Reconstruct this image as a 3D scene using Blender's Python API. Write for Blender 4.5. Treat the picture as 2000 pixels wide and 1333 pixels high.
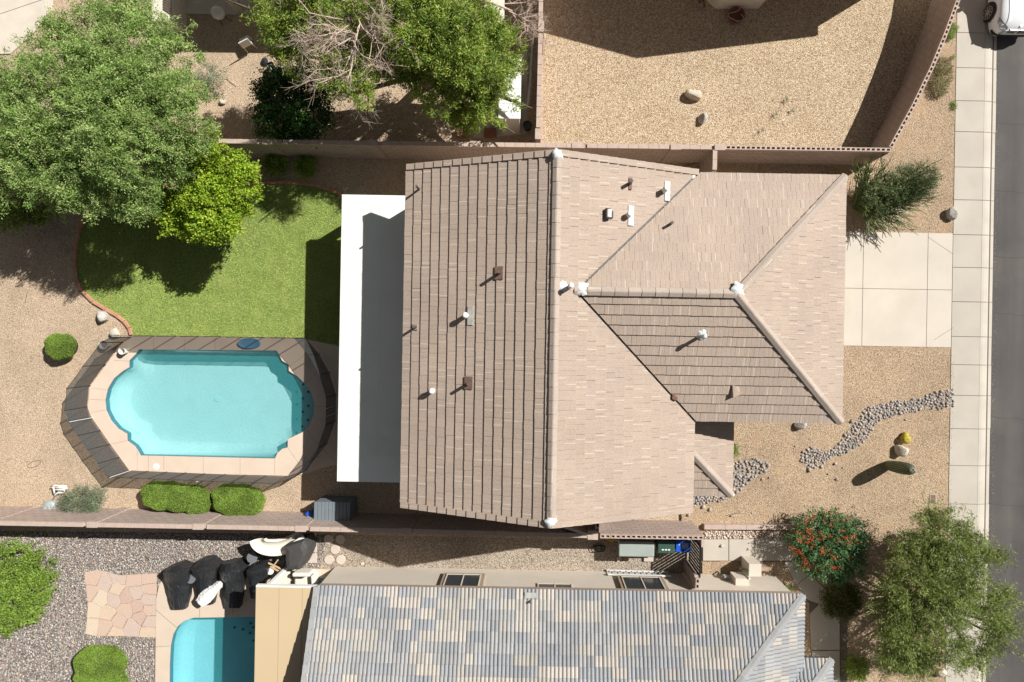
import bpy, bmesh, math, random
import numpy as np
from mathutils import Vector, Matrix
from mathutils.geometry import tessellate_polygon

for _o in list(bpy.data.objects):
    bpy.data.objects.remove(_o, do_unlink=True)
scene = bpy.context.scene
COL = scene.collection

# ------------------------------------------------------------------ camera
F, CH = 1100.0, 23.8                 # focal length in photo pixels, height of the drone
NX, NY = 1040.0, 655.0               # point of the photograph straight below the drone
ANG = math.radians(1.0)              # the plots lie one degree off the picture's edges
CA, SA = math.cos(ANG), math.sin(ANG)
cam_d = bpy.data.cameras.new("camera")
cam = bpy.data.objects.new("camera", cam_d); COL.objects.link(cam)
cam.location = (0, 0, CH); cam.rotation_euler = (0, 0, ANG)
cam_d.sensor_width = 36.0; cam_d.lens = 36.0 * F / 2000.0
cam_d.shift_x = (1000.0 - NX) / 2000.0
cam_d.shift_y = -(666.5 - NY) / 2000.0
cam_d.clip_end = 500
scene.camera = cam

# ------------------------------------------------------------------ sky and sun
ELEV = math.radians(41.0)
_h = Vector((-1.0, -0.61, 0)); _h.normalize(); _h.rotate(Matrix.Rotation(ANG, 3, 'Z'))
SUN_DIR = Vector((_h.x * math.cos(ELEV), _h.y * math.cos(ELEV), -math.sin(ELEV)))
world = bpy.data.worlds.new("World"); scene.world = world; world.use_nodes = True
wn = world.node_tree.nodes; wl_ = world.node_tree.links
sky = wn.new("ShaderNodeTexSky"); sky.sky_type = 'NISHITA'; sky.sun_disc = False
sky.dust_density = 0.6; sky.ozone_density = 0.3; sky.air_density = 0.45
sky.sun_elevation = ELEV; sky.sun_rotation = math.atan2(-SUN_DIR.x, -SUN_DIR.y)
hs = wn.new("ShaderNodeHueSaturation"); hs.inputs["Saturation"].default_value = 0.28   # sky colour muted so shadows come out neutral
wl_.new(sky.outputs[0], hs.inputs["Color"]); wl_.new(hs.outputs[0], wn["Background"].inputs[0])
wn["Background"].inputs[1].default_value = 0.052
sd = bpy.data.lights.new("sun", 'SUN'); sd.energy = 5.0; sd.angle = math.radians(0.5); sd.color = (1.0, 0.975, 0.93)
sun = bpy.data.objects.new("sun", sd); COL.objects.link(sun)
sun.rotation_euler = SUN_DIR.to_track_quat('-Z', 'Y').to_euler()
sun.location = (20, 12, 30)
scene.view_settings.view_transform = 'Standard'; scene.view_settings.look = 'None'
scene.view_settings.gamma = 1.0; scene.view_settings.exposure = 0.45
scene.view_settings.use_curve_mapping = False
scene.render.engine = 'CYCLES'
scene.cycles.max_bounces = 6; scene.cycles.diffuse_bounces = 3; scene.cycles.glossy_bounces = 2
scene.cycles.transparent_max_bounces = 12; scene.cycles.transmission_bounces = 4
scene.cycles.caustics_reflective = False; scene.cycles.caustics_refractive = False
scene.cycles.use_denoising = True

# ------------------------------------------------------------------ helpers
def W(px, py, z=0.0):
    """a photo pixel at height z -> a point of the place"""
    k = (CH - z) / F
    dx, dy = (px - NX) * k, (NY - py) * k
    return Vector((dx * CA - dy * SA, dx * SA + dy * CA, z))
def W2(pts, z=0.0): return [W(x, y, z) for x, y in pts]
def hit(px, py, p0, n):
    """where the line of sight through a pixel meets the plane p0, n"""
    c = Vector((0, 0, CH)); d = W(px, py, 0) - c
    return c + d * ((p0 - c).dot(n) / d.dot(n))
WL = {}
def wloc(o): return WL.get(o.name, Vector((0, 0, 0)))
def fast_mesh(name, v, f, uv=None, mi=None, smooth=False):
    v = np.asarray(v, np.float32); f = np.asarray(f, np.int32)
    me = bpy.data.meshes.new(name); nf, k = f.shape
    me.vertices.add(len(v)); me.vertices.foreach_set("co", v.ravel())
    me.loops.add(nf * k); me.loops.foreach_set("vertex_index", f.ravel())
    me.polygons.add(nf); me.polygons.foreach_set("loop_start", np.arange(0, nf * k, k, dtype=np.int32))
    if mi is not None: me.polygons.foreach_set("material_index", np.asarray(mi, np.int32))
    if uv is not None:
        l = me.uv_layers.new(name="UVMap"); l.data.foreach_set("uv", np.asarray(uv, np.float32).ravel())
    me.polygons.foreach_set("use_smooth", np.full(nf, smooth))
    me.update(calc_edges=True); return me
def tag(o, label=None, cat=None, group=None, kind=None):
    if label: o["label"] = label
    if cat: o["category"] = cat
    if group: o["group"] = group
    if kind: o["kind"] = kind
    return o
def place(name, me, parent=None, recenter=True, kind=None):
    """link a mesh given in world coordinates; its origin goes to the middle of its base"""
    loc = Vector((0, 0, 0))
    if recenter and len(me.vertices):
        a = np.empty(len(me.vertices) * 3, np.float32); me.vertices.foreach_get("co", a); a = a.reshape(-1, 3)
        lo, hi = a.min(0), a.max(0); loc = Vector(((lo[0] + hi[0]) / 2, (lo[1] + hi[1]) / 2, lo[2]))
        a -= np.array(loc, np.float32); me.vertices.foreach_set("co", a.ravel()); me.update()
    o = bpy.data.objects.new(name, me); COL.objects.link(o)
    o.location = loc - (wloc(parent) if parent else Vector((0, 0, 0)))
    WL[o.name] = loc
    if parent: o.parent = parent
    if kind: o["kind"] = kind
    return o
def inst(name, me, M, parent=None):
    o = bpy.data.objects.new(name, me); COL.objects.link(o)
    if parent:
        o.parent = parent; o.matrix_basis = Matrix.Translation(-wloc(parent)) @ M
    else: o.matrix_basis = M
    WL[o.name] = M.translation.copy()
    return o
def thing(name, label, cat, loc, group=None):
    o = bpy.data.objects.new(name, None); COL.objects.link(o); o.empty_display_size = 0.2
    o.location = loc; WL[o.name] = Vector(loc)
    return tag(o, label, cat, group)
def struct(o): o["kind"] = "structure"; return o

class MB:
    def __init__(self): self.v = []; self.f = []; self.m = []; self.cur = 0
    def add(self, vs, fs):
        b = len(self.v); self.v += [tuple(p) for p in vs]
        self.f += [tuple(b + i for i in f) for f in fs]; self.m += [self.cur] * len(fs); return self
    def box(self, c, s, rz=0.0, M=None):
        """box centred at c (x, y, bottom z) of size s"""
        x, y, z = c; hx, hy = s[0] / 2, s[1] / 2
        R = Matrix.Rotation(rz, 3, 'Z'); vs = []
        for dz in (0, s[2]):
            for dx, dy in ((-hx, -hy), (hx, -hy), (hx, hy), (-hx, hy)):
                p = R @ Vector((dx, dy, 0)); p = Vector((x + p.x, y + p.y, z + dz)); vs.append(M @ p if M else p)
        return self.add(vs, [(3, 2, 1, 0), (4, 5, 6, 7), (0, 1, 5, 4), (1, 2, 6, 5), (2, 3, 7, 6), (3, 0, 4, 7)])
    def bar(self, a, b, w, h, up=(0, 0, 1)):
        """rectangular bar from a to b"""
        a, b = Vector(a), Vector(b); d = (b - a).normalized(); u = Vector(up)
        s = d.cross(u)
        if s.length < 1e-5: s = d.cross(Vector((1, 0, 0)))
        s.normalize(); u = s.cross(d).normalized(); vs = []
        for p in (a, b):
            for i, j in ((-1, -1), (1, -1), (1, 1), (-1, 1)): vs.append(p + s * (w / 2 * i) + u * (h / 2 * j))
        return self.add(vs, [(3, 2, 1, 0), (4, 5, 6, 7), (0, 1, 5, 4), (1, 2, 6, 5), (2, 3, 7, 6), (3, 0, 4, 7)])
    def prism(self, pts, z0, z1, holes=(), top=True, bottom=True, sides=True):
        """polygon (with holes) extruded from z0 to z1; points may carry their own z when z1 is None"""
        loops = [[Vector((p[0], p[1], 0)) for p in pts]] + [[Vector((p[0], p[1], 0)) for p in h] for h in holes]
        tri = tessellate_polygon(loops); flat = [p for l in loops for p in l]; n = len(flat)
        vs = [(p.x, p.y, z0) for p in flat] + [(p.x, p.y, z1) for p in flat]; fs = []
        for t in tri:
            a, b, c = t
            if (flat[b] - flat[a]).cross(flat[c] - flat[a]).z < 0: a, c = c, a
            if top: fs.append((a + n, b + n, c + n))
            if bottom: fs.append((c, b, a))
        if sides:
            o = 0
            for k, l in enumerate(loops):
                area = sum(l[i].x * l[(i + 1) % len(l)].y - l[(i + 1) % len(l)].x * l[i].y for i in range(len(l)))
                for i in range(len(l)):
                    a, b = o + i, o + (i + 1) % len(l)
                    if (area > 0) == (k == 0): fs.append((a, b, b + n, a + n))
                    else: fs.append((b, a, a + n, b + n))
                o += len(l)
        return self.add(vs, fs)
    def tube(self, pts, radii, n=8, cap=True):
        pts = [Vector(p) for p in pts]
        if not hasattr(radii, '__len__'): radii = [radii] * len(pts)
        vs, fs = [], []; u = None
        for i, p in enumerate(pts):
            d = (pts[min(i + 1, len(pts) - 1)] - pts[max(i - 1, 0)])
            d = d.normalized() if d.length > 1e-9 else Vector((0, 0, 1))
            if u is None: u = d.orthogonal().normalized()
            else:
                u = u - d * u.dot(d); u = u.normalized() if u.length > 1e-6 else d.orthogonal().normalized()
            w = d.cross(u)
            for k in range(n):
                a = 2 * math.pi * k / n; vs.append(p + (u * math.cos(a) + w * math.sin(a)) * radii[i])
        for i in range(len(pts) - 1):
            for k in range(n):
                a, b = i * n + k, i * n + (k + 1) % n; fs.append((a, b, b + n, a + n))
        if cap:
            fs.append(tuple(range(n - 1, -1, -1))); fs.append(tuple(len(vs) - n + k for k in range(n)))
        return self.add(vs, fs)
    def lathe(self, c, prof, n=16, sx=1.0, sy=1.0, rz=0.0):
        """profile [(radius, z)] turned about the vertical through c"""
        c = Vector(c); vs, fs = [], []; ca, sa = math.cos(rz), math.sin(rz)
        for r, z in prof:
            for k in range(n):
                a = 2 * math.pi * k / n; x, y = r * math.cos(a) * sx, r * math.sin(a) * sy
                vs.append((c.x + x * ca - y * sa, c.y + x * sa + y * ca, c.z + z))
        for i in range(len(prof) - 1):
            for k in range(n):
                a, b = i * n + k, i * n + (k + 1) % n; fs.append((a, b, b + n, a + n))
        if prof[0][0] > 1e-6: fs.append(tuple(range(n - 1, -1, -1)))
        if prof[-1][0] > 1e-6: fs.append(tuple(len(vs) - n + k for k in range(n)))
        return self.add(vs, fs)
    def build(self, name, mat, parent=None, smooth=False, kind=None, recenter=True, bevel=0):
        me = bpy.data.meshes.new(name); me.from_pydata(self.v, [], self.f); me.validate()
        for mm in (mat if isinstance(mat, (list, tuple)) else [mat]): me.materials.append(mm)
        if any(self.m) and len(self.m) == len(me.polygons): me.polygons.foreach_set("material_index", self.m)
        if smooth: me.polygons.foreach_set("use_smooth", [True] * len(me.polygons))
        me.update()
        o = place(name, me, parent, recenter, kind)
        if bevel:
            b = o.modifiers.new("bevel", 'BEVEL'); b.width = bevel; b.segments = 2; b.limit_method = 'ANGLE'
        return o

# ------------------------------------------------------------------ materials
def new_mat(name):
    m = bpy.data.materials.new(name); m.use_nodes = True; nt = m.node_tree
    return m, nt, nt.nodes["Principled BSDF"]
def N(nt, t, **kw):
    n = nt.nodes.new(t)
    for k, v in kw.items(): setattr(n, k, v)
    return n
def ramp(nt, stops, interp='LINEAR'):
    r = N(nt, "ShaderNodeValToRGB"); e = r.color_ramp.elements; r.color_ramp.interpolation = interp
    while len(e) < len(stops): e.new(0.5)
    for i, (p, c) in enumerate(stops): e[i].position = p; e[i].color = (*c, 1)
    return r
def pos(nt): return N(nt, "ShaderNodeNewGeometry").outputs["Position"]
def mixc(nt, a, b, fac, mode='MIX'):
    n = N(nt, "ShaderNodeMix", data_type='RGBA', blend_type=mode)
    for s, v in ((6, a), (7, b), (0, fac)):
        if hasattr(v, 'links') or hasattr(v, 'is_output'): nt.links.new(v, n.inputs[s])
        elif s == 0: n.inputs[0].default_value = v
        else: n.inputs[s].default_value = (*v, 1)
    return n.outputs[2]
def mathn(nt, op, a, b=None):
    n = N(nt, "ShaderNodeMath", operation=op)
    for i, v in enumerate((a, b)):
        if v is None: continue
        if hasattr(v, 'is_output'): nt.links.new(v, n.inputs[i])
        else: n.inputs[i].default_value = v
    return n.outputs[0]
def scl(c, k): return tuple(min(1.0, x * k) for x in c)
def mat(name, c, rough=0.8, var=0.12, vs=3.0, fine=0.08, fs=60.0, bump=0.0, bs=80.0, metal=0.0, spec=0.4, stain=0.0, stain_c=None, ss=0.7):
    """plain surface with broad and fine colour variation, optional stains and relief"""
    m, nt, p = new_mat(name); L = nt.links; P = pos(nt)
    n1 = N(nt, "ShaderNodeTexNoise"); n1.inputs["Scale"].default_value = vs; n1.inputs["Detail"].default_value = 5; L.new(P, n1.inputs[0])
    n2 = N(nt, "ShaderNodeTexNoise"); n2.inputs["Scale"].default_value = fs; n2.inputs["Detail"].default_value = 2; L.new(P, n2.inputs[0])
    r1 = ramp(nt, [(0.25, scl(c, 1 - var)), (0.75, scl(c, 1 + var))]); L.new(n1.outputs[0], r1.inputs[0])
    r2 = ramp(nt, [(0.3, (1 - fine,) * 3), (0.7, (1 + fine,) * 3)]); L.new(n2.outputs[0], r2.inputs[0])
    out = mixc(nt, r1.outputs[0], r2.outputs[0], 1.0, 'MULTIPLY')
    if stain:
        n3 = N(nt, "ShaderNodeTexNoise"); n3.inputs["Scale"].default_value = ss; n3.inputs["Detail"].default_value = 6; L.new(P, n3.inputs[0])
        r3 = ramp(nt, [(0.52, (0, 0, 0)), (0.72, (stain,) * 3)]); L.new(n3.outputs[0], r3.inputs[0])
        out = mixc(nt, out, stain_c or scl(c, 0.5), r3.outputs[0])
    L.new(out, p.inputs["Base Color"])
    p.inputs["Roughness"].default_value = rough; p.inputs["Metallic"].default_value = metal
    p.inputs["Specular IOR Level"].default_value = spec
    if bump:
        n4 = N(nt, "ShaderNodeTexNoise"); n4.inputs["Scale"].default_value = bs; n4.inputs["Detail"].default_value = 3; L.new(P, n4.inputs[0])
        b = N(nt, "ShaderNodeBump"); b.inputs["Strength"].default_value = bump; b.inputs["Distance"].default_value = 0.02
        L.new(n4.outputs[0], b.inputs["Height"]); L.new(b.outputs[0], p.inputs["Normal"])
    return m
def gravel(name, cols, scale=34.0, bump=0.9, big=0.17, patch=None, dist=0.03):
    """loose gravel: one colour per stone, stones in relief, faint large drifts"""
    m, nt, p = new_mat(name); L = nt.links; P = pos(nt)
    wv = N(nt, "ShaderNodeTexNoise"); wv.inputs["Scale"].default_value = scale * 0.8; L.new(P, wv.inputs[0])
    wa = N(nt, "ShaderNodeVectorMath", operation='MULTIPLY_ADD'); L.new(wv.outputs[1], wa.inputs[0]); wa.inputs[1].default_value = (0.03,) * 3; L.new(P, wa.inputs[2])
    v = N(nt, "ShaderNodeTexVoronoi"); v.inputs["Scale"].default_value = scale; L.new(wa.outputs[0], v.inputs[0])
    s = N(nt, "ShaderNodeSeparateColor"); L.new(v.outputs["Color"], s.inputs[0])
    k = len(cols); r = ramp(nt, [((i + 0.5) / k, c) for i, c in enumerate(cols)]); L.new(s.outputs[0], r.inputs[0])
    gap = ramp(nt, [(0.0, (1.12,) * 3), (0.45, (1.0,) * 3), (0.85, (0.6,) * 3)]); L.new(v.outputs["Distance"], gap.inputs[0])
    out = mixc(nt, r.outputs[0], gap.outputs[0], 1.0, 'MULTIPLY')
    n1 = N(nt, "ShaderNodeTexNoise"); n1.inputs["Scale"].default_value = 0.45; n1.inputs["Detail"].default_value = 6; n1.inputs["Roughness"].default_value = 0.65; L.new(P, n1.inputs[0])
    r1 = ramp(nt, [(0.3, (1 - big,) * 3), (0.7, (1 + big * 0.7,) * 3)]); L.new(n1.outputs[0], r1.inputs[0])
    out = mixc(nt, out, r1.outputs[0], 1.0, 'MULTIPLY')
    if patch:
        n2 = N(nt, "ShaderNodeTexNoise"); n2.inputs["Scale"].default_value = 0.9; n2.inputs["Detail"].default_value = 7; L.new(P, n2.inputs[0])
        r2 = ramp(nt, [(0.56, (0, 0, 0)), (0.75, (0.75,) * 3)]); L.new(n2.outputs[0], r2.inputs[0])
        out = mixc(nt, out, patch, r2.outputs[0])
    L.new(out, p.inputs["Base Color"]); p.inputs["Roughness"].default_value = 0.9; p.inputs["Specular IOR Level"].default_value = 0.2
    b = N(nt, "ShaderNodeBump"); b.invert = True; b.inputs["Strength"].default_value = bump; b.inputs["Distance"].default_value = dist
    L.new(v.outputs["Distance"], b.inputs["Height"]); L.new(b.outputs[0], p.inputs["Normal"])
    return m
def leafmat(name, cols, rough=0.5, trans=0.3, lo=0.7, hi=1.25):
    """leaves: one colour per leaf, some light passing through"""
    m, nt, p = new_mat(name); L = nt.links
    g = N(nt, "ShaderNodeNewGeometry"); k = len(cols)
    r = ramp(nt, [((i + 0.5) / k, c) for i, c in enumerate(cols)]); L.new(g.outputs["Random Per Island"], r.inputs[0])
    n1 = N(nt, "ShaderNodeTexNoise"); n1.inputs["Scale"].default_value = 1.6; L.new(g.outputs["Position"], n1.inputs[0])
    r1 = ramp(nt, [(0.3, (lo,) * 3), (0.7, (hi,) * 3)]); L.new(n1.outputs[0], r1.inputs[0])
    c = mixc(nt, r.outputs[0], r1.outputs[0], 1.0, 'MULTIPLY')
    L.new(c, p.inputs["Base Color"]); p.inputs["Roughness"].default_value = rough; p.inputs["Specular IOR Level"].default_value = 0.3
    t = N(nt, "ShaderNodeBsdfTranslucent"); L.new(c, t.inputs[0])
    mx = N(nt, "ShaderNodeMixShader"); mx.inputs[0].default_value = trans
    L.new(p.outputs[0], mx.inputs[1]); L.new(t.outputs[0], mx.inputs[2]); L.new(mx.outputs[0], nt.nodes["Material Output"].inputs[0])
    return m
def blockmat(name, c, bw=0.4, bh=0.2, mortar=0.5):
    """small-scale masonry on a wall seen nearly edge-on: courses follow height, joints follow length"""
    m, nt, p = new_mat(name); L = nt.links; P = pos(nt)
    s = N(nt, "ShaderNodeSeparateXYZ"); L.new(P, s.inputs[0])
    a = mathn(nt, 'ADD', s.outputs[0], s.outputs[1])
    cb = N(nt, "ShaderNodeCombineXYZ"); L.new(a, cb.inputs[0]); L.new(s.outputs[2], cb.inputs[1])
    br = N(nt, "ShaderNodeTexBrick"); L.new(cb.outputs[0], br.inputs[0]); br.inputs["Scale"].default_value = 1
    br.inputs["Brick Width"].default_value = bw; br.inputs["Row Height"].default_value = bh; br.inputs["Mortar Size"].default_value = 0.011
    br.inputs["Color1"].default_value = (*scl(c, 0.93), 1); br.inputs["Color2"].default_value = (*scl(c, 1.07), 1); br.inputs["Mortar"].default_value = (*scl(c, mortar), 1)
    n1 = N(nt, "ShaderNodeTexNoise"); n1.inputs["Scale"].default_value = 25; n1.inputs["Detail"].default_value = 4; L.new(P, n1.inputs[0])
    r1 = ramp(nt, [(0.3, (0.85,) * 3), (0.7, (1.12,) * 3)]); L.new(n1.outputs[0], r1.inputs[0])
    L.new(mixc(nt, br.outputs[0], r1.outputs[0], 1.0, 'MULTIPLY'), p.inputs["Base Color"])
    p.inputs["Roughness"].default_value = 0.9; p.inputs["Specular IOR Level"].default_value = 0.2
    b = N(nt, "ShaderNodeBump"); b.inputs["Strength"].default_value = 0.5; b.inputs["Distance"].default_value = 0.01
    L.new(br.outputs[1], b.inputs["Height"]); b.invert = True; L.new(b.outputs[0], p.inputs["Normal"])
    return m
def tilemat(name, c, streak=None, chance=0.25, var=0.05):
    """concrete roof tile: colour per tile, weathering, pale scuffed edges on some tiles"""
    m, nt, p = new_mat(name); L = nt.links
    g = N(nt, "ShaderNodeNewGeometry"); oi = N(nt, "ShaderNodeObjectInfo")
    rnd = mathn(nt, 'FRACT', mathn(nt, 'ADD', g.outputs["Random Per Island"], oi.outputs["Random"]))
    r = ramp(nt, [(0.0, scl(c, 1 - var)), (0.5, c), (1.0, scl(c, 1 + var))]); L.new(rnd, r.inputs[0])
    n1 = N(nt, "ShaderNodeTexNoise"); n1.inputs["Scale"].default_value = 22; n1.inputs["Detail"].default_value = 5; L.new(g.outputs["Position"], n1.inputs[0])
    r1 = ramp(nt, [(0.3, (0.88,) * 3), (0.7, (1.1,) * 3)]); L.new(n1.outputs[0], r1.inputs[0])
    out = mixc(nt, r.outputs[0], r1.outputs[0], 1.0, 'MULTIPLY')
    n2 = N(nt, "ShaderNodeTexNoise"); n2.inputs["Scale"].default_value = 0.6; n2.inputs["Detail"].default_value = 4; L.new(g.outputs["Position"], n2.inputs[0])
    r2 = ramp(nt, [(0.3, (0.93,) * 3), (0.7, (1.06,) * 3)]); L.new(n2.outputs[0], r2.inputs[0])
    out = mixc(nt, out, r2.outputs[0], 1.0, 'MULTIPLY')
    if streak:
        uv = N(nt, "ShaderNodeUVMap"); s = N(nt, "ShaderNodeSeparateXYZ"); L.new(uv.outputs[0], s.inputs[0])
        rr = mathn(nt, 'FRACT', mathn(nt, 'MULTIPLY', rnd, 7.13))
        on = mathn(nt, 'LESS_THAN', rr, chance)
        cen = mathn(nt, 'ADD', mathn(nt, 'MULTIPLY', mathn(nt, 'FRACT', mathn(nt, 'MULTIPLY', rnd, 31.7)), 0.7), 0.15)
        d = mathn(nt, 'ABSOLUTE', mathn(nt, 'SUBTRACT', s.outputs[0], cen))
        n3 = N(nt, "ShaderNodeTexNoise"); n3.inputs["Scale"].default_value = 9; L.new(g.outputs["Position"], n3.inputs[0])
        wd = mathn(nt, 'LESS_THAN', d, mathn(nt, 'MULTIPLY', n3.outputs[0], 0.10))
        out = mixc(nt, out, streak, mathn(nt, 'MULTIPLY', mathn(nt, 'MULTIPLY', on, wd), 0.55))
    L.new(out, p.inputs["Base Color"]); p.inputs["Roughness"].default_value = 0.75; p.inputs["Specular IOR Level"].default_value = 0.3
    b = N(nt, "ShaderNodeBump"); b.inputs["Strength"].default_value = 0.25; b.inputs["Distance"].default_value = 0.01
    L.new(n1.outputs[0], b.inputs["Height"]); L.new(b.outputs[0], p.inputs["Normal"])
    return m
M = {}
M['yard'] = gravel("yard_gravel", [(0.340, 0.230, 0.140), (0.530, 0.382, 0.241), (0.600, 0.451, 0.299), (0.500, 0.353, 0.236), (0.720, 0.588, 0.424), (0.400, 0.274, 0.179)], 36, patch=(.47, .32, .2))
M['back'] = gravel("back_gravel", [(0.453, 0.326, 0.216), (0.639, 0.482, 0.334), (0.690, 0.543, 0.383), (0.577, 0.422, 0.287), (0.824, 0.683, 0.507), (0.494, 0.342, 0.239)], 36, patch=(.56, .41, .28))
M['bright'] = gravel("bright_gravel", [(0.344, 0.238, 0.146), (0.565, 0.436, 0.282), (0.626, 0.495, 0.331), (0.505, 0.356, 0.224), (0.788, 0.673, 0.507), (0.404, 0.277, 0.176)], 26, big=0.08)
M['beige_gravel'] = gravel("beige_gravel", [(.30, .24, .18), (.48, .40, .31), (.40, .32, .25), (.62, .54, .44), (.26, .21, .17)], 26)
M['pebble_bed'] = gravel("pebble_bed", [(.16, .13, .11), (.30, .25, .21), (.24, .2, .18), (.4, .34, .28)], 16, dist=.05)
M['asphalt'] = mat("asphalt", (.095, .087, .083), .9, .12, .6, .25, 160, bump=.5, bs=220, stain=.35, stain_c=(.17, .145, .125), ss=.45)
def _asphalt(mm):                                            # long wear bands and seams that run with the traffic
    nt = mm.node_tree; L = nt.links; p = nt.nodes["Principled BSDF"]; old = p.inputs["Base Color"].links[0].from_socket
    mp = N(nt, "ShaderNodeMapping"); mp.inputs["Scale"].default_value = (1.3, .05, 1); L.new(pos(nt), mp.inputs[0])
    n = N(nt, "ShaderNodeTexNoise"); n.inputs["Scale"].default_value = 1.0; n.inputs["Detail"].default_value = 4; L.new(mp.outputs[0], n.inputs[0])
    r = ramp(nt, [(.35, (.85,) * 3), (.65, (1.15,) * 3)]); L.new(n.outputs[0], r.inputs[0]); L.new(mixc(nt, old, r.outputs[0], 1.0, 'MULTIPLY'), p.inputs["Base Color"])
_asphalt(M['asphalt'])
M['walk'] = mat("walk_concrete", (.475, .43, .365), .85, .08, .8, .06, 90, bump=.1, bs=150, stain=.4, stain_c=(.41, .36, .30))
M['kerb'] = mat("kerb_concrete", (.51, .465, .395), .85, .1, 1.0, .08, 90, bump=.15, bs=150, stain=.25, stain_c=(.42, .36, .29))
M['drive'] = mat("drive_concrete", (.57, .51, .43), .85, .06, .7, .05, 90, bump=.08, bs=150, stain=.45, stain_c=(.50, .44, .36), ss=.8)
M['joint'] = mat("joint", (.16, .13, .1), .95)
M['deck'] = mat("pool_deck", (.64, .515, .41), .85, .05, 1.5, .05, 120, bump=.12, bs=160, stain=.3, stain_c=(.58, .45, .35), ss=.9)
M['ndeck'] = mat("neighbour_deck", (.60, .49, .385), .85, .05, 1.5, .05, 120, bump=.12, bs=160)
M['oldconc'] = mat("old_concrete", (.62, .55, .46), .85, .08, 1.5, .05, 120, stain=.3)
M['dj'] = mat('deck_joint', (.34, .25, .19), .9)
M['soil'] = mat("lawn_soil", (.21, .26, .085), .95, .15, 1.5, .3, 30, stain=.7, stain_c=(.34, .32, .14), ss=.8)
M['edging'] = mat("edging", (.50, .25, .16), .85, .15, 4, .1, 60, bump=.1)
M['block'] = blockmat("block", (.43, .34, .295))
M['cap'] = mat("cap_block", (.48, .37, .31), .9, .1, 5, .12, 80, bump=.25, bs=120)
M['stucco'] = mat("stucco", (.48, .40, .32), .9, .05, 1, .06, 90, bump=.3, bs=110)
M['nstucco'] = mat("neighbour_stucco", (.58, .52, .44), .9, .05, 1, .06, 90, bump=.3, bs=110)
M['white_stucco'] = mat("white_stucco", (.70, .64, .54), .9, .04, 1, .05, 90, bump=.2, bs=110)
M['coat'] = mat("roof_coating", (.80, .81, .75), .6, .05, .5, .04, 30, stain=.5, stain_c=(.62, .63, .57), ss=.7)
M['tan_panel'] = mat("tan_panel", (.56, .43, .27), .5, .03, .4, .02, 40)
M['white'] = mat("white_paint", (.80, .79, .76), .5, .03, 2, .02, 40)
M['white_plastic'] = mat("white_plastic", (.78, .76, .70), .3, .03, 2, .02, 40)
M['mastic'] = mat("mastic", (.58, .60, .60), .8, .15, 9, .12, 40, bump=.5, bs=40)
M['pipe_dark'] = mat("dark_pipe", (.10, .085, .075), .6)
M['flash_brown'] = mat("brown_flashing", (.19, .115, .085), .8, .3, 8, .2, 50)
M['flash_grey'] = mat("grey_flashing", (.42, .42, .38), .6, .15, 8)
M['tileA'] = tilemat("tile_a", (.405, .32, .258), (.60, .52, .42), .30, .03)
M['tileB'] = tilemat("tile_b", (.41, .322, .257), (.60, .52, .42), .30, .03)
M['tileC'] = tilemat("tile_c", (.40, .317, .258), (.58, .51, .42), .30, .03)
M['tilecap'] = tilemat("tile_cap", (.395, .325, .27), (.66, .58, .47), .2)
M['ntA'] = tilemat("slate_tile", (.272, .28, .293), None, var=.1)
M['ntB'] = tilemat("grey_tile", (.312, .312, .31), None, var=.1)
M['ntC'] = tilemat("cream_tile", (.372, .35, .318), None, var=.1)
M['ntD'] = tilemat("sand_tile", (.415, .38, .34), None, var=.08)
M['underlay'] = mat("roof_underlay", (.05, .042, .038), .95)
M['fascia'] = mat("fascia", (.33, .25, .2), .8)
M['dark'] = mat("black_metal", (.02, .02, .022), .5)
M['glass'] = mat("dark_glass", (.045, .05, .055), .12, .1, 2, spec=.6)
M['winframe'] = mat("window_frame", (.62, .56, .45), .5)
M['wintrim'] = mat("window_trim", (.33, .25, .19), .85)
M['plaster'] = mat("pool_plaster", (.66, .76, .75), .7, .06, 1.4, .07, 14, stain=.4, stain_c=(.60, .73, .74), ss=.7)  # mottled stain tone doubles for rippling light on the pool floor
M['nplaster'] = mat("neighbour_pool_plaster", (.54, .74, .78), .7, .04, 1.4, .06, 14)
M['waterline'] = mat("waterline_tile", (.06, .16, .22), .3, .2, 8)
M['dot'] = mat("blue_tile_dot", (.01, .05, .14), .3)
M['bark'] = mat("bark", (.13, .095, .07), .95, .25, 8, .2, 60, bump=.5)
M['palebark'] = mat("pale_bark", (.53, .41, .335), .95, .2, 8, .15, 60)
M['greenbark'] = mat("green_bark", (.16, .17, .06), .9, .2, 8)
M['rock'] = mat("rock", (.42, .40, .36), .9, .25, 6, .2, 40, bump=.6, bs=30)
M['tanrock'] = mat("tan_rock", (.52, .46, .37), .9, .2, 6, .2, 40, bump=.6, bs=30)
M['blue'] = mat("blue_plastic", (.012, .10, .52), .4, .05)
M['green_bin'] = mat("green_bin", (.04, .09, .065), .45, .05)
M['greygreen'] = mat("grey_green_plastic", (.33, .37, .34), .5, .06, 3)
M['black_cover'] = mat("black_cover", (.022, .023, .025), .4, .2, 5, bump=.2, bs=9, spec=.55)
M['bbq_cover'] = mat("charcoal_cover", (.06, .058, .055), .7, .1, 5, bump=.3, bs=12)
M['grey_top'] = mat("grey_table_top", (.16, .165, .18), .6)
M['cream_cloth'] = mat("cream_cloth", (.72, .67, .58), .9, .06, 4, bump=.3, bs=14)
M['rug'] = mat("rug", (.35, .45, .55), .95, .4, 30, .5, 55)
M['slide'] = mat("slide_plastic", (.62, .58, .50), .3, .1, 3)
M['wood'] = mat("pale_wood", (.6, .42, .24), .7, .15, 9)
M['galv'] = mat("galvanised", (.45, .5, .5), .45, .2, 6, metal=.4)
M['slate_box'] = mat("slate_box", (.17, .20, .22), .5, .06, 3)
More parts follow.
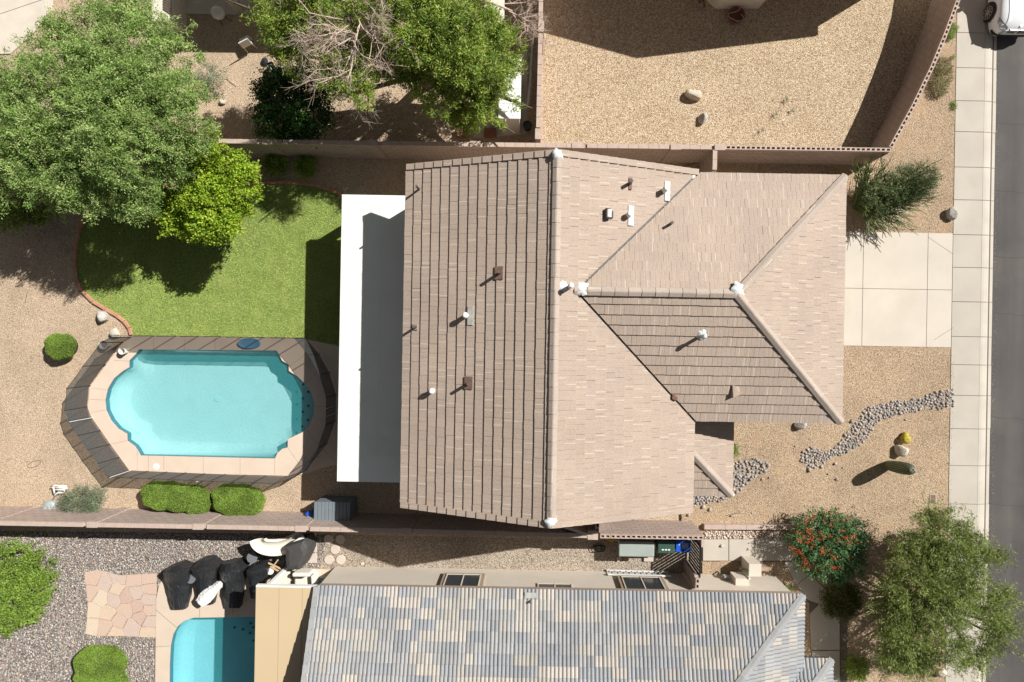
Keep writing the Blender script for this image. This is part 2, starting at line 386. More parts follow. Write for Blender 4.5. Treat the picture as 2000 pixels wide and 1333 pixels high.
M['carwhite'] = mat("car_white", (.83, .84, .84), .18, .01, 1, .01, 5, spec=.6)
M['tyre'] = mat("tyre", (.02, .02, .02), .8)
M['rim'] = mat("rim", (.42, .40, .38), .4, metal=.3)
M['chrome'] = mat("chrome", (.7, .7, .72), .15, metal=.9)
M['lamp'] = mat("lamp_glass", (.55, .58, .62), .1, metal=.5)
M['ladder'] = mat("aluminium", (.72, .74, .74), .4, .1, 5, metal=.3)
M['paver'] = mat("paver", (.56, .47, .40), .9, .06, 4, .08, 60, bump=.1)
M['red_brick'] = mat("red_brick", (.26, .12, .08), .9, .15, 6)
M['yellow'] = mat("yellow_plastic", (.75, .42, .03), .5)
M['hose'] = mat("black_hose", (.015, .015, .015), .5)
M['greenhose'] = mat("green_hose", (.06, .2, .1), .5)
M['pot'] = mat("terracotta_pot", (.22, .07, .04), .8)
M['pink'] = mat("salmon_plastic", (.7, .3, .25), .6)
# foliage
M['mesq'] = leafmat("mesquite_leaf", [(0.124, 0.226, 0.045), (0.202, 0.326, 0.074), (0.291, 0.408, 0.108), (0.378, 0.476, 0.159), (0.226, 0.361, 0.091)], trans=.3)
M['mesq2'] = leafmat("pale_mesquite_leaf", [(0.275, 0.388, 0.106), (0.395, 0.482, 0.166), (0.483, 0.563, 0.225), (0.336, 0.442, 0.142)], trans=.3)
M['lime'] = leafmat("lime_leaf", [(0.174, 0.306, 0.019), (0.288, 0.445, 0.026), (0.432, 0.552, 0.046), (0.519, 0.581, 0.078), (0.230, 0.384, 0.026)], trans=.35)
M['willow'] = leafmat("willow_leaf", [(0.124, 0.218, 0.030), (0.201, 0.312, 0.048), (0.293, 0.394, 0.060), (0.448, 0.462, 0.096), (0.170, 0.272, 0.042)], trans=.32)
M['citrus'] = leafmat("citrus_leaf", [(.016, .046, .010), (.026, .072, .016), (.039, .098, .019), (.078, .169, .026)], rough=.3, trans=.15)
M['palo'] = leafmat("palo_verde_leaf", [(0.146, 0.212, 0.044), (0.205, 0.273, 0.059), (0.274, 0.324, 0.083), (0.176, 0.243, 0.054), (0.313, 0.334, 0.127)], trans=.3)
M['hedge'] = leafmat("hedge_leaf", [(0.132, 0.220, 0.028), (0.212, 0.321, 0.048), (0.277, 0.386, 0.068), (0.171, 0.270, 0.041)], trans=.25)
M['sage'] = leafmat("sage_leaf", [(.143, .195, .117), (.195, .247, .156), (.260, .299, .195), (.130, .195, .104)], trans=.2)
M['bird'] = leafmat("bird_of_paradise_leaf", [(0.070, 0.156, 0.052), (0.112, 0.208, 0.078), (0.154, 0.260, 0.104), (0.084, 0.182, 0.065)], trans=.25)
M['flower'] = leafmat("orange_flower", [(0.637, 0.070, 0.020), (0.722, 0.126, 0.020), (0.552, 0.035, 0.030), (0.748, 0.182, 0.030)], trans=.3)
M['lantana'] = leafmat("lantana_leaf", [(.03, .055, .012), (.06, .085, .018), (.11, .12, .02), (.20, .17, .02)], trans=.2)
M['stick'] = leafmat("stick_plant", [(0.098, 0.150, 0.052), (0.154, 0.200, 0.075), (0.210, 0.250, 0.098), (0.126, 0.175, 0.063)], trans=.1)
M['drygrass'] = leafmat("dry_grass", [(.22, .20, .09), (.32, .27, .12), (.18, .19, .06), (.40, .33, .17)], trans=.2)
M['lawn'] = leafmat("lawn_blade", [(0.262, 0.401, 0.072), (0.353, 0.486, 0.097), (0.458, 0.558, 0.133), (0.549, 0.588, 0.194), (0.300, 0.444, 0.079)], trans=.2, lo=.92, hi=1.1)
M['blossom'] = leafmat("yellow_blossom", [(.7, .45, .02), (.8, .55, .05)], trans=.2)
def stonemat(name, cols):
    m, nt, p = new_mat(name); L = nt.links
    g = N(nt, "ShaderNodeNewGeometry"); oi = N(nt, "ShaderNodeObjectInfo")
    rnd = mathn(nt, 'FRACT', mathn(nt, 'ADD', g.outputs["Random Per Island"], oi.outputs["Random"]))
    k = len(cols); r = ramp(nt, [((i + .5) / k, c) for i, c in enumerate(cols)], 'CONSTANT'); L.new(rnd, r.inputs[0])
    n1 = N(nt, "ShaderNodeTexNoise"); n1.inputs["Scale"].default_value = 40; n1.inputs["Detail"].default_value = 4; L.new(g.outputs["Position"], n1.inputs[0])
    r1 = ramp(nt, [(.3, (.8,) * 3), (.7, (1.18,) * 3)]); L.new(n1.outputs[0], r1.inputs[0])
    L.new(mixc(nt, r.outputs[0], r1.outputs[0], 1.0, 'MULTIPLY'), p.inputs["Base Color"]); p.inputs["Roughness"].default_value = .8
    return m
M['river'] = stonemat("river_stone", [(.32, .29, .27), (.40, .33, .29), (.27, .26, .26), (.43, .38, .33), (.36, .27, .23), (.47, .42, .37), (.3, .285, .275)])
M['cobble'] = stonemat("pebble", [(.34, .31, .28), (.22, .21, .2), (.46, .42, .37), (.56, .52, .47), (.33, .24, .2), (.16, .16, .165), (.42, .33, .27), (.27, .26, .25)])
M['pinkstone'] = stonemat("pink_stone", [(.55, .44, .37), (.66, .56, .47), (.48, .33, .27), (.6, .5, .42)])
M['flag'] = stonemat("flagstone", [(.56, .41, .32), (.60, .46, .34), (.54, .42, .35), (.62, .5, .38), (.52, .37, .30)])
def water(name, tint, wave, scat=.22):
    m, nt, p = new_mat(name); L = nt.links; P = pos(nt)
    t = N(nt, "ShaderNodeBsdfTransparent"); t.inputs[0].default_value = (*tint, 1)
    g = N(nt, "ShaderNodeBsdfGlossy"); g.inputs["Roughness"].default_value = .04; g.inputs[0].default_value = (1, 1, 1, 1)
    n1 = N(nt, "ShaderNodeTexNoise"); n1.inputs["Scale"].default_value = 7; n1.inputs["Detail"].default_value = 3; L.new(P, n1.inputs[0])
    b = N(nt, "ShaderNodeBump"); b.inputs["Strength"].default_value = wave; b.inputs["Distance"].default_value = .03; L.new(n1.outputs[0], b.inputs["Height"])
    L.new(b.outputs[0], g.inputs["Normal"])
    f = N(nt, "ShaderNodeLayerWeight"); L.new(b.outputs[0], f.inputs["Normal"])
    sch = mathn(nt, 'ADD', mathn(nt, 'MULTIPLY', mathn(nt, 'POWER', f.outputs["Facing"], 5.0), .9), .02)
    mx = N(nt, "ShaderNodeMixShader"); L.new(sch, mx.inputs[0]); df = N(nt, "ShaderNodeBsdfDiffuse"); df.inputs[0].default_value = (.08, .54, .57, 1)      # light scattered back by the water itself
    m2 = N(nt, "ShaderNodeMixShader"); m2.inputs[0].default_value = scat; L.new(t.outputs[0], m2.inputs[1]); L.new(df.outputs[0], m2.inputs[2])
    L.new(m2.outputs[0], mx.inputs[1]); L.new(g.outputs[0], mx.inputs[2])
    L.new(mx.outputs[0], nt.nodes["Material Output"].inputs[0]); return m
M['water'] = water("pool_water", (.72, .88, .89), .06)
M['nwater'] = water("neighbour_pool_water", (.64, .85, .88), .15)
def meshmat():
    m, nt, p = new_mat("fence_mesh"); L = nt.links
    p.inputs["Base Color"].default_value = (.05, .053, .056, 1); p.inputs["Roughness"].default_value = .45
    t = N(nt, "ShaderNodeBsdfTransparent"); mx = N(nt, "ShaderNodeMixShader"); mx.inputs[0].default_value = .72
    L.new(t.outputs[0], mx.inputs[1]); L.new(p.outputs[0], mx.inputs[2]); L.new(mx.outputs[0], nt.nodes["Material Output"].inputs[0]); return m
M['mesh'] = meshmat()
rng = random.Random(7); NR = np.random.default_rng(11)
def offset_poly(pts, d):
    """move a counter-clockwise or clockwise closed outline outwards by d"""
    n = len(pts); P = [Vector((p[0], p[1])) for p in pts]
    A = sum(P[i].x * P[(i + 1) % n].y - P[(i + 1) % n].x * P[i].y for i in range(n)); s = 1 if A > 0 else -1; out = []
    for i in range(n):
        a, b, c = P[i - 1], P[i], P[(i + 1) % n]
        e1, e2 = (b - a).normalized(), (c - b).normalized()
        n1, n2 = Vector((e1.y, -e1.x)) * s, Vector((e2.y, -e2.x)) * s
        k = n1 + n2; k = k / max(0.35, k.length_squared / 2) if k.length > 1e-6 else n1
        out.append(b + k * d)
    return [Vector((p.x, p.y, 0)) for p in out]
def inside(pts, x, y):
    c = False; n = len(pts); j = n - 1
    for i in range(n):
        if (pts[i][1] > y) != (pts[j][1] > y) and x < (pts[j][0] - pts[i][0]) * (y - pts[i][1]) / (pts[j][1] - pts[i][1]) + pts[i][0]: c = not c
        j = i
    return c

# pool outlines (photo pixels at deck height)
ZD = 0.06
POOL_PX = [(271, 683), (540, 685), (545, 693), (551, 705), (564, 713), (564, 725), (580, 735), (597, 751), (608, 768), (614, 789), (612, 811), (605, 828), (597, 838), (590, 845), (562, 858), (562, 874), (551, 877), (542, 885), (537, 896), (274, 890), (268, 879), (262, 871), (248, 861), (248, 848), (231, 838), (217, 822), (207, 802), (205, 782), (210, 760), (222, 740), (240, 725), (252, 718), (252, 705), (265, 692)]
POOL = [Vector((p.x, p.y, 0)) for p in W2(POOL_PX, ZD)]
NPOOL_PX = [(330, 1420), (331, 1300), (333, 1262), (338, 1240), (347, 1224), (360, 1213), (378, 1207), (520, 1205), (560, 1215), (575, 1250), (575, 1420)]
NPOOL = [Vector((p.x, p.y, 0)) for p in W2(NPOOL_PX, ZD)]

g = MB(); g.prism([(-90, -90), (90, -90), (90, 90), (-90, 90)], -0.3, 0.0, holes=[offset_poly(POOL, .04), offset_poly(NPOOL, .04)], bottom=False, sides=False)
struct(g.build("ground", M['back'], recenter=False))

def sheet(name, px, z, m, thick=None, zp=None, holes=()):
    b = MB(); pts = W2(px, z if zp is None else zp)
    if thick is None: b.prism(pts, z - .01, z, holes=holes, bottom=False, sides=False)
    else: b.prism(pts, z - thick, z, holes=holes, bottom=False)
    return struct(b.build(name, m))

XS, XK, XR = W(1864, 300, .1).x, W(1918.5, 420, .1).x, W(1940.5, 420, 0).x    # pavement edge, kerb line, road edge
ZWB = 1.83
# front gardens, a slab level with the pavement
fy = MB(); fy.prism([(XS - .01, -40), (XS - .01, 40), (W(1905, -150, ZWB).x, 40), (W(1905, -150, ZWB).x, W(1905, -150, ZWB).y), *[(W(x, y, ZWB).x, W(x, y, ZWB).y) for x, y in ((1892, -70), (1872, 0), (1850, 60), (1822, 129), (1785, 206), (1740, 290), (1400, 289))], (W(1330, 330).x, W(1330, 330).y), (W(1330, 1028).x, W(1330, 1028).y), (W(1500, 1180).x, W(1500, 1180).y), (W(1500, 1600).x, -40)], .0, .1, bottom=False)
struct(fy.build("front_yard", M['yard']))
sheet("side_yard_gravel", [(1062, -400), (1870, -400), (1880, 0), (1735, 300), (1062, 292)], .004, M['bright'])
sheet("neighbour_pebble_ground", [(-300, 1034), (640, 1044), (625, 1112), (625, 1500), (-300, 1500)], .004, M['pebble_bed'], holes=[offset_poly(NPOOL, .06)])
sheet("neighbour_side_gravel", [(640, 1044), (1372, 1060), (1372, 1130), (625, 1120)], .005, M['beige_gravel'])

# road, kerb, pavement
rd = MB(); rd.prism([(XR - .05, -60), (XR + 8.2, -60), (XR + 8.2, 60), (XR - .05, 60)], -.01, .006, bottom=False, sides=False)
struct(rd.build("road", M['asphalt'], recenter=False))
rd = MB()                                                   # sealed cracks across the asphalt
for py in (372, 500, 612, 815, 985, 1150, 240):
    p = W(1942, py); pts = []
    for i in range(9): pts.append((XR + .05 + i * .35, p.y + rng.uniform(-.05, .05) - i * .02))
    for a, b in zip(pts, pts[1:]): rd.bar((a[0], a[1], .0075), (b[0], b[1], .0075), .012, .004)
struct(rd.build("road_crack", mat("crack_seal", (.045, .04, .038), .8), kind="structure"))
pave = struct(MB().box(((XS + XK) / 2, 0, 0), (XK - XS - .02, 70, .085)).build("sidewalk", M['joint']))
kerb = struct(MB().box(((XK + XR) / 2, 0, 0), (XR - XK - .3, 70, .05)).build("kerb", M['joint']))
ys = [64.5, 133, 197.5, 258, 327, 391, 459, 523, 590, 658, 713, 773, 838, 910, 985, 1056, 1128, 1200, 1272, 1345]
YS = [W(1890, -150).y, W(1890, -78).y, W(1890, -8).y] + [W(1890, y, .1).y for y in ys] + [W(1890, 1420).y]
for a, b in zip(YS, YS[1:]):
    q = MB().box(((XS + XK) / 2, (a + b) / 2, .02), (XK - XS - .022, abs(a - b) - .022, .09 + rng.uniform(-.002, .002)))
    q.build("panel", M['walk'], pave)
    prof = [(XK + .002, .02), (XK + .002, .107), (XK + .12, .10), (XK + .28, .07), (XK + .4, .035), (XR + rng.uniform(-.015, .015), .018), (XR, .008), (XR, .0)]
    q = MB(); n = len(prof); y0, y1 = max(a, b) - .01, min(a, b) + .01
    q.add([(x, y0, z) for x, z in prof] + [(x, y1, z) for x, z in prof], [(i, i + 1, n + i + 1, n + i) for i in range(n - 1)] + [tuple(range(n - 1, -1, -1)), tuple(range(n, 2 * n))])
    q.build("kerb_segment", M['kerb'], kerb)

# driveway of six slabs
dv = struct(MB().box(((W(1600, 0).x + XS) / 2, (W(1750, 454, .11).y + W(1750, 677, .11).y) / 2, .0), (XS - W(1600, 0).x - .02, 4.75, .102)).build("driveway", M['joint']))
dx = [W(1590, 563, .11).x, W(1685, 563, .11).x, W(1811, 563, .11).x, XS - .004]
dy = [W(1750, 454, .11).y, W(1750, 565, .11).y, W(1750, 677.5, .11).y]
for i in range(3):
    for j in range(2):
        b = MB().box(((dx[i] + dx[i + 1]) / 2, (dy[j] + dy[j + 1]) / 2, .03), (dx[i + 1] - dx[i] - .02, dy[j] - dy[j + 1] - .02, .085)); b.build("slab", M['drive'], dv)
for a, b in (((1812, 463), (1862, 497)), ((1825, 664), (1862, 640))):
    MB().bar(W(*a, .116), W(*b, .116), .012, .004).build("saw_cut", M['joint'], dv)

# lawn
LAWN_PX = [(690, 392), (665, 380), (620, 368), (560, 361), (500, 364), (420, 366), (320, 368), (240, 376), (196, 390), (172, 412), (156, 450), (148, 500), (150, 540), (160, 566), (178, 588), (205, 607), (232, 622), (248, 635), (254, 650), (256, 656), (594, 660), (620, 666), (700, 680)]
LW = W2(LAWN_PX)
b = MB(); b.prism(LW, 0, .02, bottom=False); struct(b.build("lawn", M['soil']))
def blades(name, poly, n, h, w, m, z0=.02, lean=.5):
    xs = [p[0] for p in poly]; yv = [p[1] for p in poly]; pts = []
    cand = np.column_stack([NR.uniform(min(xs), max(xs), n * 2), NR.uniform(min(yv), max(yv), n * 2)])
    P = np.array([[p[0], p[1]] for p in poly]); ins = np.zeros(len(cand), bool); j = len(P) - 1
    for i in range(len(P)):
        c = ((P[i, 1] > cand[:, 1]) != (P[j, 1] > cand[:, 1])) & (cand[:, 0] < (P[j, 0] - P[i, 0]) * (cand[:, 1] - P[i, 1]) / (P[j, 1] - P[i, 1] + 1e-12) + P[i, 0])
        ins ^= c; j = i
    c = cand[ins][:n]; k = len(c); a = NR.uniform(0, 2 * np.pi, k); t = NR.uniform(0, 2 * np.pi, k)
    hh = h * NR.uniform(.6, 1.3, k); ln = lean * hh * NR.uniform(.3, 1.6, k)
    v = np.empty((k, 3, 3), np.float32); dxy = np.column_stack([np.cos(a), np.sin(a)]) * (w / 2)
    v[:, 0, :2] = c - dxy; v[:, 1, :2] = c + dxy; v[:, :2, 2] = z0
    v[:, 2, 0] = c[:, 0] + np.cos(t) * ln; v[:, 2, 1] = c[:, 1] + np.sin(t) * ln; v[:, 2, 2] = z0 + hh
    me = fast_mesh(name, v.reshape(-1, 3), np.arange(k * 3).reshape(-1, 3)); me.materials.append(m)
    return place(name, me)
tag(blades("lawn_grass", LW, 170000, .032, .02, M['lawn'], lean=1.6), "short mown green lawn between the tree and the pool", "grass", kind="stuff")
# lawn edging: short moulded kerb pieces
edge_px = [(256, 655), (252, 641), (242, 628), (228, 617), (205, 604), (180, 589), (160, 569), (148, 545), (145, 515), (147, 485), (152, 455), (165, 422), (185, 397), (215, 382), (260, 372), (320, 366), (400, 362), (480, 358), (560, 356), (615, 362), (645, 371), (668, 381)]
ew = W2(edge_px, .08); ed = thing("lawn_edging", "narrow red brown kerb curving round the lawn", "edging", W(150, 520))
pts = []
for a, c in zip(ew, ew[1:]):
    k = max(1, int((c - a).length / .42))
    pts += [a.lerp(c, i / k) for i in range(k)]
pts.append(ew[-1])
for a, c in zip(pts, pts[1:]):
    d = (c - a).normalized() * .008
    MB().bar((a.x + d.x, a.y + d.y, .05), (c.x - d.x, c.y - d.y, .05), .13, .1).build("kerb_piece", M['edging'], ed, bevel=.015)

# ------------------------------------------------------------------ the pool
DECK_PX = [(256, 657), (594, 662), (620, 668), (700, 684), (800, 690), (800, 905), (700, 905), (655, 909), (625, 915), (599, 926), (566, 930), (400, 926), (252, 919), (215, 868), (178, 815), (171, 797), (175, 757), (205, 716), (238, 672)]
dk = MB(); dk.prism(W2(DECK_PX, ZD), .0, ZD, holes=[POOL], bottom=False)
deck = struct(dk.build("pool_deck", M['deck']))
jt = [((178, 758), (210, 762)), ((173, 780), (205, 782)), ((178, 806), (207, 801)), ((216, 868), (248, 861)), ((268, 880), (268, 918)), ((290, 890), (290, 918)), ((320, 891), (320, 920)), ((397, 893), (397, 923)), ((469, 895), (469, 926)), ((537, 897), (536, 928)), ((562, 874), (583, 905)), ((598, 838), (622, 868)), ((614, 794), (655, 796)), ((596, 750), (620, 727)), ((564, 716), (600, 690)), ((622, 868), (655, 903)), ((622, 728), (648, 700)), ((300, 683), (300, 660)), ((360, 684), (360, 661)), ((420, 684), (420, 661)), ((480, 684), (480, 662)), ((252, 706), (222, 704))]
for a, c in jt: MB().bar(W(*a, ZD + .001), W(*c, ZD + .001), .012, .005).build("control_joint", M['dj'], deck)
def basin(name, outline, depth, m, wm, label, wz, wl=True):
    o = thing(name, label, "pool", (sum(p.x for p in outline) / len(outline), sum(p.y for p in outline) / len(outline), -depth))
    sh = MB(); n = len(outline); low = offset_poly(outline, -.12); bot = offset_poly(outline, -.45)
    rings = [(outline, ZD - .02), (outline, -depth * .6), (low, -depth * .88), (bot, -depth)]
    vs = [(p[0], p[1], z) for r, z in rings for p in r]; fs = []
    A = sum(outline[i].x * outline[(i + 1) % n].y - outline[(i + 1) % n].x * outline[i].y for i in range(n))
    for k in range(3):
        for i in range(n):
            a, b2 = k * n + i, k * n + (i + 1) % n
            fs.append((a, a + n, b2 + n, b2) if A > 0 else (b2, b2 + n, a + n, a))
    sh.add(vs, fs); t = MB(); t.prism(bot, -depth - .01, -depth, bottom=False, sides=False); sh.add(t.v, t.f)
    sh.build("basin", m, o, smooth=True)
    if wl:
        b2 = MB(); inn = offset_poly(outline, -.012)
        b2.add([(p[0], p[1], ZD - .03) for p in inn] + [(p[0], p[1], wz - .12) for p in inn], [((i + 1) % n, i, n + i, n + (i + 1) % n) if A > 0 else (i, (i + 1) % n, n + (i + 1) % n, n + i) for i in range(n)])
        b2.build("waterline_tile", M['waterline'], o)
    w = MB(); w.prism(offset_poly(outline, -.014), wz - .01, wz, bottom=False, sides=False); w.build("water", wm, o)
    return o
pool = basin("swimming_pool", POOL, .85, M['plaster'], M['water'], "large turquoise swimming pool with curved ends inside black mesh fence", -.06)
# entry steps at the right-hand bulge
def clip_right(poly, x0):
    out = []
    for a, c in zip(poly, poly[1:] + poly[:1]):
        ia, ic = a.x >= x0, c.x >= x0
        if ia: out.append(a)
        if ia != ic: out.append(a.lerp(c, (x0 - a.x) / (c.x - a.x)))
    return out
for xp, z in ((597.5, -.22), (586, -.42), (577, -.62)):
    s = clip_right(offset_poly(POOL, -.02), W(xp, 790, ZD).x)
    MB().prism(s, -.9, z, bottom=False).build("step", M['plaster'], pool)
for px, py, z in ((592, 751, -.4), (591, 779, -.4), (591, 805, -.4), (590, 834, -.4), (602, 766, -.2), (602, 793, -.2), (601, 821, -.2), (579.5, 766, -.6), (579.5, 790, -.6), (579, 819, -.6), (579, 846, -.6)):
    p = W(px, py, z); MB().box((p.x, p.y, z - .02), (.09, .09, .03), .78).build("tile_dot", M['dot'], pool)
p = W(425, 779, -.84); MB().lathe(p, [(.09, 0), (.13, .012), (.13, .02), (.09, .015)], 20).build("floor_drain", mat("drain", (.62, .78, .74), .6), pool)
p = W(305, 912, ZD); b = MB(); b.lathe((p.x, p.y, ZD), [(.14, 0), (.14, .008), (.10, .012), (0, .012)], 20); tag(b.build("skimmer_lid", M['white_plastic']), "round white skimmer lid set in the pool deck", "lid")
p = W(427, 906, ZD)

# neighbour's deck and pool, flagstones
nd = MB(); nd.prism(W2([(302, 1420), (304, 1240), (305, 1170), (311, 1142), (324, 1122), (345, 1110), (380, 1106), (600, 1111), (668, 1114), (640, 1200), (640, 1420)], ZD), 0, ZD, holes=[NPOOL], bottom=False)
ndeck = struct(nd.build("neighbour_pool_deck", M['ndeck']))
for a, c in (((305, 1192), (345, 1226)), ((302, 1264), (332, 1262)), ((390, 1150), (390, 1206)), ((455, 1150), (455, 1205)), ((618, 1112), (618, 1140))):
    MB().bar(W(*a, ZD + .001), W(*c, ZD + .001), .012, .005).build("control_joint", M['joint'], ndeck)
npool = basin("swimming_pool", NPOOL, .9, M['nplaster'], M['nwater'], "neighbour's turquoise pool cut off by the bottom edge, beside tan patio cover", -.06)
for r, z in ((1.15, -.3), (.85, -.55)):
    c = W(500, 1212, ZD); arc = [Vector((c.x + r * math.cos(a), c.y + r * math.sin(a), 0)) for a in [math.pi * (1 + i / 12) for i in range(13)]]
    MB().prism(arc + [Vector((c.x + r, c.y - .1, 0))], -1.2, z if r < 1 else -.6, bottom=False).build("step", M['nplaster'], npool)
for px, py in ((458, 1226), (474, 1230), (488, 1237), (489, 1218), (495, 1226), (495, 1252)):
    p = W(px, py, -.5); MB().box((p.x, p.y, -.53), (.09, .09, .03), .5).build("tile_dot", M['dot'], npool)

def blobstone(name, c, sx, sy, sz, rz, m, seed, parent=None, sub=2):
    bm = bmesh.new(); bmesh.ops.create_icosphere(bm, subdivisions=sub + 1, radius=1); r = random.Random(seed)
    cuts = [(Vector((r.gauss(0, 1), r.gauss(0, 1), r.gauss(0, .8))).normalized(), r.uniform(.55, .85)) for _ in range(9)]
    for v in bm.verts:
        for n, d in cuts:
            e = v.co.dot(n) - d
            if e > 0: v.co -= n * e * .9
        v.co *= 1 + r.uniform(-.02, .02)
    R = Matrix.Rotation(rz, 3, 'Z')
    for v in bm.verts:
        p = R @ Vector((v.co.x * sx, v.co.y * sy, v.co.z * sz)); v.co = Vector((c[0] + p.x, c[1] + p.y, max(c[2] - .03, c[2] + p.z + sz * .45)))
    me = bpy.data.meshes.new(name); bm.to_mesh(me); bm.free(); me.materials.append(m)
    return place(name, me, parent)

# flagstone patch: uneven slabs with open joints
fl_px = [(165, 1118), (190, 1113), (232, 1124), (305, 1121), (304, 1246), (240, 1243), (190, 1243), (167, 1238), (172, 1180)]
cells = [(180, 1130), (176, 1158), (205, 1140), (230, 1130), (228, 1152), (262, 1134), (290, 1132), (292, 1150), (264, 1158), (246, 1165), (196, 1170), (222, 1172), (180, 1194), (210, 1198), (246, 1192), (268, 1186), (290, 1172), (290, 1192), (274, 1205), (178, 1222), (205, 1225), (232, 1214), (256, 1226), (292, 1215), (292, 1236), (224, 1238)]
fs_ = struct(sheet("flagstone_bed", fl_px, .012, M['beige_gravel']))
def voronoi_cells(outline, seeds, gap):
    res = []
    for i, s in enumerate(seeds):
        poly = [Vector((p[0], p[1])) for p in outline]
        for j, t in enumerate(seeds):
            if i == j: continue
            mid = (Vector(s) + Vector(t)) / 2; n = (Vector(t) - Vector(s)).normalized(); out = []
            for a, c in zip(poly, poly[1:] + poly[:1]):
                da, dc = (a - mid).dot(n) + gap, (c - mid).dot(n) + gap
                if da <= 0: out.append(a)
                if (da <= 0) != (dc <= 0): out.append(a.lerp(c, da / (da - dc)))
            poly = out
            if len(poly) < 3: break
        if len(poly) >= 3: res.append(poly)
    return res
for poly in voronoi_cells(fl_px, cells, .55):
    q = []
    for a, c in zip(poly, poly[1:] + poly[:1]): q += [a + Vector((rng.uniform(-.5, .5), rng.uniform(-.5, .5))), a.lerp(c, .5) + Vector((rng.uniform(-.9, .9), rng.uniform(-.9, .9)))]
    z = .045 + rng.uniform(-.008, .008); MB().prism([W(p.x, p.y, z) for p in q], .008, z, bottom=False).build("flagstone", M['flag'], fs_)

# loose stones
def pebble_base():
    bm = bmesh.new(); bmesh.ops.create_cube(bm, size=1.4); bmesh.ops.subdivide_edges(bm, edges=bm.edges[:], cuts=1, use_grid_fill=True)
    for v in bm.verts: v.co = v.co.normalized() * .55 + v.co * .18
    v = np.array([v.co[:] for v in bm.verts], np.float32); bm.verts.index_update(); f = np.array([[x.index for x in q.verts] for q in bm.faces]); bm.free(); return v, f
PV, PF = pebble_base()
ICO = bmesh.new(); bmesh.ops.create_icosphere(ICO, subdivisions=1, radius=.9); ICO.verts.index_update()
IV = np.array([v.co[:] for v in ICO.verts], np.float32); IF = np.array([[x.index for x in q.verts] for q in ICO.faces]); ICO.free()
def stone_field(name, poly, n, smin, smax, m, label, cat, z=.0, holes=()):
    xs = [p[0] for p in poly]; yv = [p[1] for p in poly]; pts = []
    while len(pts) < n:
        x, y = rng.uniform(min(xs), max(xs)), rng.uniform(min(yv), max(yv))
        if inside(poly, x, y) and not any(inside(h, x, y) for h in holes): pts.append((x, y))
    k = len(pts); s = NR.uniform(smin, smax, k) ; R = NR.normal(size=(k, 4)); R /= np.linalg.norm(R, axis=1)[:, None]
    a = NR.uniform(0, 2 * np.pi, k); sc = np.column_stack([s * NR.uniform(.8, 1.3, k), s * NR.uniform(.7, 1.0, k), s * NR.uniform(.5, .8, k)])
    v = IV[None] * sc[:, None, :] * NR.uniform(.85, 1.15, (k, len(IV), 1)); ca, sa = np.cos(a)[:, None], np.sin(a)[:, None]
    x = v[..., 0] * ca - v[..., 1] * sa; y = v[..., 0] * sa + v[..., 1] * ca
    P = np.array(pts); v = np.stack([x + P[:, :1], y + P[:, 1:], v[..., 2] + z + (s * .3)[:, None]], -1)
    f = IF[None] + (np.arange(k) * len(IV))[:, None, None]
    me = fast_mesh(name, v.reshape(-1, 3), f.reshape(-1, 3), smooth=True); me.materials.append(m)
    return tag(place(name, me), label, cat, kind="stuff")
stone_field("pebbles", W2([(-60, 1036), (470, 1045), (640, 1048), (625, 1112), (360, 1104), (320, 1120), (302, 1160), (300, 1400), (-60, 1400)]), 22000, .016, .046, M['cobble'], "mixed grey white and pink pebbles covering the neighbour's yard", "pebbles", .004, holes=[W2(fl_px)])
PEB = []
for i in range(5):
    r = np.random.default_rng(i); me = fast_mesh("river_stone", PV * (1 + r.uniform(-.14, .14, (len(PV), 1))) * np.array([1.15, .9, .7]), PF, smooth=True); me.materials.append(M['river']); PEB.append(me)
PEBP = []
for me in PEB:
    c = me.copy(); c.materials.clear(); c.materials.append(M['pinkstone']); PEBP.append(c)
def stone_bed(name, px, n, smin, smax, z, meshes, extra=(), base=None):
    root = sheet(name, px, z + .004, base or M['beige_gravel'], zp=z); got = []; tries = 0
    xs = [p[0] for p in px]; yv = [p[1] for p in px]
    while len(got) < n and tries < 60000:
        tries += 1; x, y = rng.uniform(min(xs), max(xs)), rng.uniform(min(yv), max(yv)); s = rng.uniform(smin, smax)
        if not inside(px, x, y): continue
        p = W(x, y, z)
        if any((p.x - q[0]) ** 2 + (p.y - q[1]) ** 2 < ((s + q[2]) * .54) ** 2 for q in got): continue
        got.append((p.x, p.y, s))
    for x, y, s in extra: p = W(x, y, z); got.append((p.x, p.y, s))
    for x, y, s in got:
        Mx = Matrix.Translation((x, y, z + s * .33)) @ Matrix.Rotation(rng.uniform(0, 6.28), 4, 'Z') @ Matrix.Rotation(rng.uniform(-.3, .3), 4, 'X') @ Matrix.Scale(s, 4)
        inst("river_stone", rng.choice(meshes), Mx, root)
    return root
stone_bed("dry_creek", [(1862, 760), (1862, 796), (1838, 801), (1812, 797), (1790, 806), (1768, 805), (1740, 814), (1714, 824), (1700, 848), (1682, 868), (1655, 884), (1625, 894), (1600, 912), (1578, 916), (1564, 900), (1566, 884), (1585, 872), (1612, 882), (1640, 866), (1658, 838), (1676, 818), (1690, 796), (1712, 792), (1745, 784), (1770, 783), (1800, 776), (1830, 765)],
          298, .05, .095, .1, PEB, [(1631, 906, .09), (1634, 936, .09), (1617, 926, .06), (1646, 914, .05), (1663, 823, .1), (1650, 850, .1), (1580, 918, .12), (1553, 872, .05), (1768, 820, .06), (1604, 912, .09)])
stone_bed("entry_stone_bed", [(1425, 905), (1440, 902), (1470, 893), (1500, 905), (1502, 915), (1470, 935), (1450, 955), (1436, 962), (1425, 955)], 75, .055, .11, .1, PEB, [(1502, 933, .06), (1488, 936, .07), (1440, 960, .08), (1424, 955, .07)])
